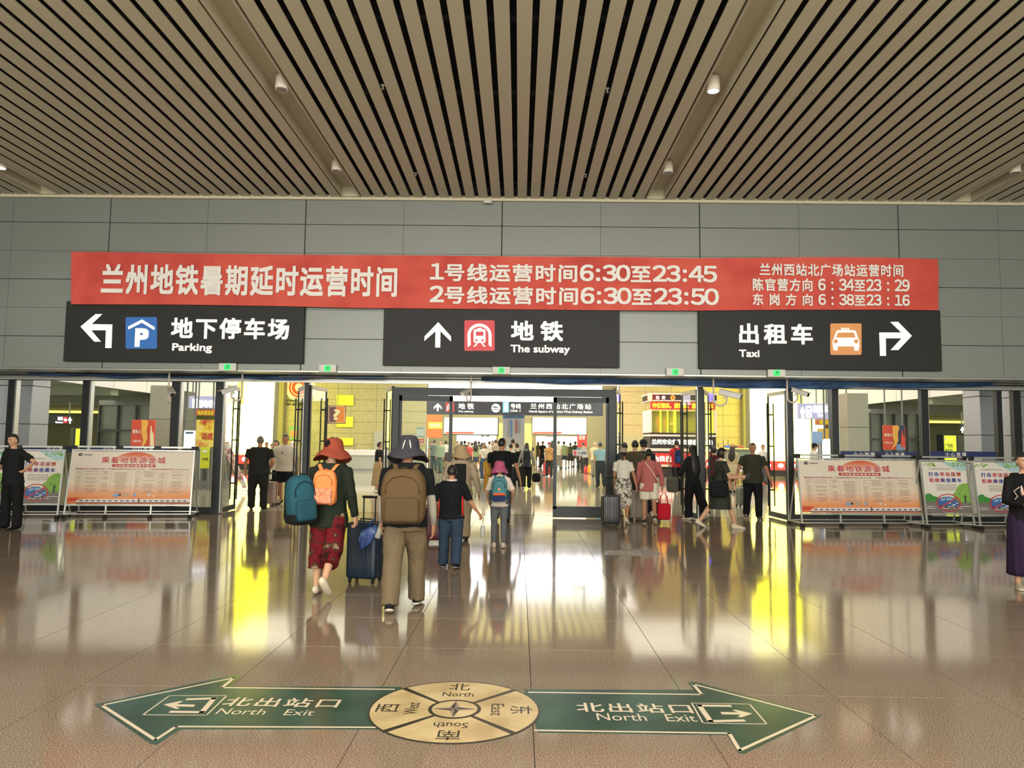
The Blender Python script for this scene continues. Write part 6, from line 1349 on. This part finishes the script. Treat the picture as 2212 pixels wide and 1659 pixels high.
J = person('masked_walker', 'woman with blue face mask in dark grey dress and white scarf walking right', 1556, 1141, ty=962, rot=-PI/2+.15, fem=True, top='crop', tc='34362F', bot='skirt', bc='32342E', hem=.235, flare=1.4, hair='bob', skin='a', shoe='CDBFA6', sole='E0D8C8', legs=((-22, 16, 26, 2), (22, 4, 0, 2)), arms=(((.12, .25, -.9), (.0, 1, .1)), ((.12, .35, -.9), (.0, 1, .05))), vox=.013, fat=1.1, face=True)
MB().ball(J['HT'](Vector((0, J['hh']*.32, -J['hh']*.20))), (J['hh']*.24, J['hh']*.14, J['hh']*.17), 12, 8).build('face_mask', cloth('9CC8D2'), J['root'], True)
MB().tube([J['TR']((-.05, .05, .72)), J['TR']((-.055, .02, .82)), J['TR']((0, -.045, .845)), J['TR']((.055, .02, .82)), J['TR']((.05, .075, .70)), J['TR']((.04, .08, .64))], [(.012*1.6, .03)]*6, 8, 1).build('scarf', cloth('D0C8BC'), J['root'], True)
w = wloc(J, (.22, .0, J['hip'].z-.10)); handbag((w.x-.12, w.y-.02, .62), 'black handbag on the arm of the woman with the blue mask', .36, .18, .32, '17181C', strap=.22)
w = wloc(J, J['hands'][1]); t = tag(MB().rbox((0, 0, 0), (.08, .015, .15), .006, 2).xf(Matrix.Rotation(.5, 4, 'Y')).build('phone', M['black'], None, loc=(w.x+.03, w.y, w.z+.02)), 'black phone in the hands of the woman with the blue mask', 'phone')
person('beige_coat_woman', 'woman in beige cap and long beige dress behind the masked woman', 1583, 1065, ty=960, rot=-.6, fem=True, top='jacket', tc='B0A280', bot='skirt', bc='B4A684', hem=.3, hat='cap', hatc='B08E5A', hair='long', vox=.016, face=False)
person('dark_red_top', 'person with dark hair in dark red top just right of the door post', 1543, 1085, ty=964, rot=-.3, top='tee', tc='4A2226', bot='pants', bc='22201E', vox=.018, fem=True, hair='bob')
J = person('olive_polo', 'man in dark olive polo and black trousers walking towards the camera at right', 1627, 1121, ty=955, rot=PI-.12, top='polo', tc='33352A', fat=1.15, bot='pants', bc='14161A', hair='buzz', skin='b', shoe='4A443C', sole='A8A498', legs=((10, 6, 0, 3), (-10, 14, 12, 3)), arms=(((.38, .08, -1), (.28, .2, -1)), ((.42, .0, -1), (.25, .15, -1))), vox=.013, look=.25)
q = fl(1606, 1096); suitcase((q.x, q.y+.1, 0), 'slim grey suitcase standing left of the man in the olive polo', .30, .24, .52, '6E7468', rz=.3, handle=.5)
J = person('strap_far', 'person in white tee with a shoulder strap behind the man in the olive polo', 1648, 1046, ty=960, rot=PI+.3, top='tee', tc='D0D0CC', bot='pants', bc='5A5A60', vox=.022)
person('cap_behind_glass', 'person in black cap seen through the glass above the right large board', 1759, 1062, ty=958, rot=-PI/2, top='tee', tc='C8C4BC', bot='pants', bc='2A2A2A', hat='cap', hatc='1A1A1E', vox=.022)

# left-hand group
person('black_back_man', 'heavy man in black tee and trousers with his back to the camera, left doorway', 556, 1100, ty=941, rot=.1, top='tee', tc='232321', fat=1.3, bot='pants', bc='1E1E1C', hair='buzz', hc='g', skin='b', shoe='1E1C1A', loose=1.4, legs=((0, 2, 0, 8), (0, 2, 0, 6)), arms=(((.28, -.05, -1), (.05, .2, -1)), ((.34, .05, -1), (-.4, .6, -.6))), vox=.013)
J = person('fs_tee_man', 'man in white tee and black shorts walking towards the camera in the left doorway', 613, 1090, ty=937, rot=PI+.05, top='tee', tc='CFC6B2', elb=.8, fat=1.18, bot='shorts', bc='181C22', hair='short', skin='b', shoe='2A2622', loose=1.3, legs=((4, 4, 0, 4), (-6, 10, 8, 4)), arms=(((.34, .1, -1), (.15, .2, -1)), ((.34, .1, -1), (.15, .3, -1))), vox=.013)
vs, fs = glyphs('FS', .03); p = J['TR']((0, .083, .735)); me = bpy.data.meshes.new('lettering'); me.from_pydata([(p.x+.055-a*.085, p.y+.018, p.z+b_*.085-.03) for a, b_, _ in vs], [], fs); me.materials.append(M['ink']); o = bpy.data.objects.new('lettering', me); COL.objects.link(o); o.parent = J['root']
person('between_woman', 'woman in white top and black trousers between the two men in the left doorway', 594, 1074, ty=950, rot=PI-.2, fem=True, top='tee', tc='C4BCA8', bot='pants', bc='18181A', hair='long', shoe='C8C4B8', vox=.016)
q = fl(578, 1093); suitcase((q.x, q.y+.1, 0), 'dusty pink suitcase behind the heavy man in black', .36, .25, .60, '9A8478', rz=-.1, handle=.2)
w = fl(601, 1070); handbag((w.x, w.y-1.0, .52), 'white paper carrier bag with black marks held between the two men', .22, .1, .42, 'D8D4C8', strap=.12, name='carrier_bag', r=.1)
for i, (x_, y_, c_, l_) in enumerate(((574, 959, 'A8A49C', 'person with glasses furthest left behind the heavy man in black'), (586, 962, 'B8B0A4', 'person with dark hair close behind the heavy man in black'), (630, 958, 'D0CCC8', 'person in white cap half hidden by the man in the white tee'))):
    person('left_far%d' % i, l_, x_, 1032, ty=y_-4, rot=PI, fem=i != 0, top='tee', tc=c_, bot='pants', bc='5A5A5A', hair='bob' if i < 2 else 'short', hat='cap' if i == 2 else None, hatc='D8D4D0', vox=.022)
person('white_profile', 'man in white shirt turned right beyond the left door posts', 713, 1042, ty=943, rot=-1.0, top='tee', tc='D8D8D4', bot='pants', bc='3A3E44', vox=.02)
person('dark_tee_face', 'man facing the camera just above the rust red hat', 724, 1064, ty=944, rot=PI, top='tee', tc='4A4440', bot='pants', bc='2C2C30', vox=.018, skin='b')
J = person('tan_skirt', 'woman with short hair in black tee and tan skirt standing by the reception counter', 815, 1064, ty=954, rot=-1.1, fem=True, top='crop', tc='1A1C20', bot='skirt', bc='9A8460', hem=.14, flare=1.3, hair='short', shoe='D8D0C0', vox=.016, skin='a')
J = person('clerk', 'clerk with dark hair seated behind the reception counter', 765, 1010, H=1.35, Y=41.2, rot=PI, top='tee', tc='2A2E38', bot='pants', bc='202020', vox=.03)

# near the frame edges
J = person('guard', 'man in black polo and glasses at far left, hand on hip, holding a phone', 22, 1143, ty=937, rot=PI-.35, top='polo', tc='171A1C', elb=.75, fat=1.1, bot='pants', bc='141618', hair='short', skin='a', shoe='101010', legs=((0, 1, 0, 9), (0, 1, 0, 9)), arms=(((.95, -.35, -.62), (-.75, .15, -.62)), ((.12, .12, -1), (-.12, .85, .35))), vox=V, grip=(False, True), look=.1)
gl_ = MB()
for sd in (-1, 1):
    c_ = [J['HT'](Vector((sd*.030+.024*math.cos(a), .098, .004+.017*math.sin(a)))) for a in [2*PI*i/12 for i in range(13)]]; gl_.tube(c_, .0017, 5, 0)
gl_.tube([J['HT'](Vector((-.008, .100, .006))), J['HT'](Vector((.008, .100, .006)))], .0017, 5, 0).build('spectacles', M['dgrey'], J['root'])
w = wloc(J, J['hands'][1]); tag(MB().rbox((0, 0, .03), (.075, .012, .15), .006, 2).build('phone', M['black'], None, loc=(w.x, w.y, w.z-.02)), 'black phone held up by the man in black polo at far left', 'phone')
J = person('purple_skirt', 'woman in black embroidered cardigan and long pleated purple skirt at the right edge', 2220, 1272, H=1.60, rot=PI-.25, fem=True, top='jacket', tc='121214', loose=1.2, bot='skirt', bc='2B1E38', hem=.10, flare=1.25, hair='bun', skin='a', shoe='9A9482', sole='C8C0AC', legs=((2, 3, 0, 2), (2, 3, 0, 2)), arms=(((.20, .10, -1), (-.55, .8, -.1)), ((.20, .10, -1), (-.55, .8, -.1))), vox=V)
MB().tube([J['TR']((-.05, .075, .72)), J['TR']((-.048, .04, .83)), J['TR']((0, -.035, .855)), J['TR']((.048, .04, .83)), J['TR']((.04, .08, .70))], [(.035, .014)]*5, 8, 1).build('pink_scarf', cloth('D8B4AC'), J['root'], True)
MB().tube([J['TR']((.055, .075, .75)), J['TR']((.09, .07, .72)), J['TR']((.07, .078, .68)), J['TR']((.095, .07, .65))], .005, 6).build('embroidery', cloth('C8C0A8'), J['root'])

# far crowd in the subway entrance
rg = random.Random(11); cl_ = ['2A2C30', 'C8C4B8', '4A5660', '8A8070', 'B05048', '6A7480', 'D8D4CC', '3A3A38', '7A8A60', 'A8A49A']
lk = ['tall', 'slim', 'broad', 'short', 'stooping', 'upright']
spots = [(988, 44), (996, 40), (1003, 48), (1012, 38), (1019, 45), (1027, 41), (1034, 50), (1040, 43), (1057, 47), (1064, 42), (1071, 39), (1145, 46), (1172, 49), (1193, 44), (1206, 47), (1232, 49), (1252, 46), (1275, 48), (931, 44), (962, 45)]
cn = ['black', 'cream', 'slate blue', 'taupe', 'red', 'grey blue', 'white', 'charcoal', 'olive', 'stone grey']
for i, (x_, Y_) in enumerate(spots):
    k = (i*7+3) % 10; side = 'left' if x_ < 1080 else 'right'; fac = PI if i % 3 == 0 else rg.uniform(-.4, .4)
    person('crowd%d' % i, '%s far-off person in %s top, %s, %s %s' % (lk[i % 6], cn[k], 'facing the camera' if fac == PI else 'walking away', ['first', 'second', 'third', 'fourth', 'fifth', 'sixth', 'seventh', 'eighth', 'ninth', 'tenth', 'eleventh', 'twelfth', 'thirteenth', 'fourteenth'][i if i < 11 else i-11] if i < 18 else ['outermost', 'next outermost'][i-18], ('from left at left entrance' if i < 11 else 'from left at right entrance') if i < 18 else 'behind the left sliding pane'),
           x_, 1000, H=rg.uniform(1.58, 1.78), Y=Y_, rot=fac, fem=i % 2 == 0, top='tee', tc=cl_[k], bot=['pants', 'shorts', 'pants', 'skirt'][i % 4], bc=['2A2C30', '3A4450', '8A8478', '4A4A48'][i % 4], hair=['short', 'long', 'short', 'bob'][i % 4], vox=.032,
           legs=((rg.uniform(-8, 12), 6, 0), (rg.uniform(-12, 8), 10, 4)), group='far crowd at the subway entrance', face=False)
J = person('green_tank_child', 'child in sleeveless olive top and denim shorts walking away at the left entrance', 1013, 1016, ty=967, rot=.1, fem=True, top='tank', sleeves='none', tc='9A9A66', bot='shorts', bc='3E5060', hair='bun', vox=.02)
person('black_dress_mid', 'woman in long black dress walking away beside the child in olive', 1024, 1008, ty=955, rot=.1, fem=True, top='tee', tc='2E2E34', bot='skirt', bc='28282C', hem=.2, hair='short', vox=.022)
print('people', NP[0], 'tris', sum(len(m.polygons) for m in bpy.data.meshes)*2)

# ------------------------------------------------------------------ groups for repeats, label length check
GR = {'ceiling_downlight': 'cylinder lamps in the ceiling troughs', 'fire_sprinkler': 'sprinkler heads under the slatted ceiling', 'security_camera': 'security cameras on hooked pipes under the header', 'poster_board': 'poster boards in front of the glazing',
      'direction_sign': 'black direction signs on the wall', 'clad_column': 'columns outside the glass', 'wall_rectangle': 'notices on the beige wall', 'suitcase': 'suitcases of the travellers', 'backpack': 'backpacks worn by travellers', 'person': 'travellers in the hall', 'handbag': 'bags carried by travellers',
      'shopping_bag': 'shopping bags', 'food_poster': 'food adverts in the aisles', 'shop_sign': 'stall signs in the aisles', 'advert_poster': 'drinks adverts in the aisles', 'glowing_shop': 'glowing shop fronts beyond the open doors', 'floor_arrow': 'arrow stickers on the floor', 'glass_sticker': 'stickers on the sliding panes', 'advertising_screen': 'screens over the subway entrance'}
for o in COL.objects:
    if o.parent is None and 'category' in o:
        b0 = o.name.split('.')[0]
        if 'group' not in o and b0 in GR: o['group'] = GR[b0]
        n = len(o['label'].split())
        if n > 16 or n < 4: print('LABEL', n, o.name, o['label'])
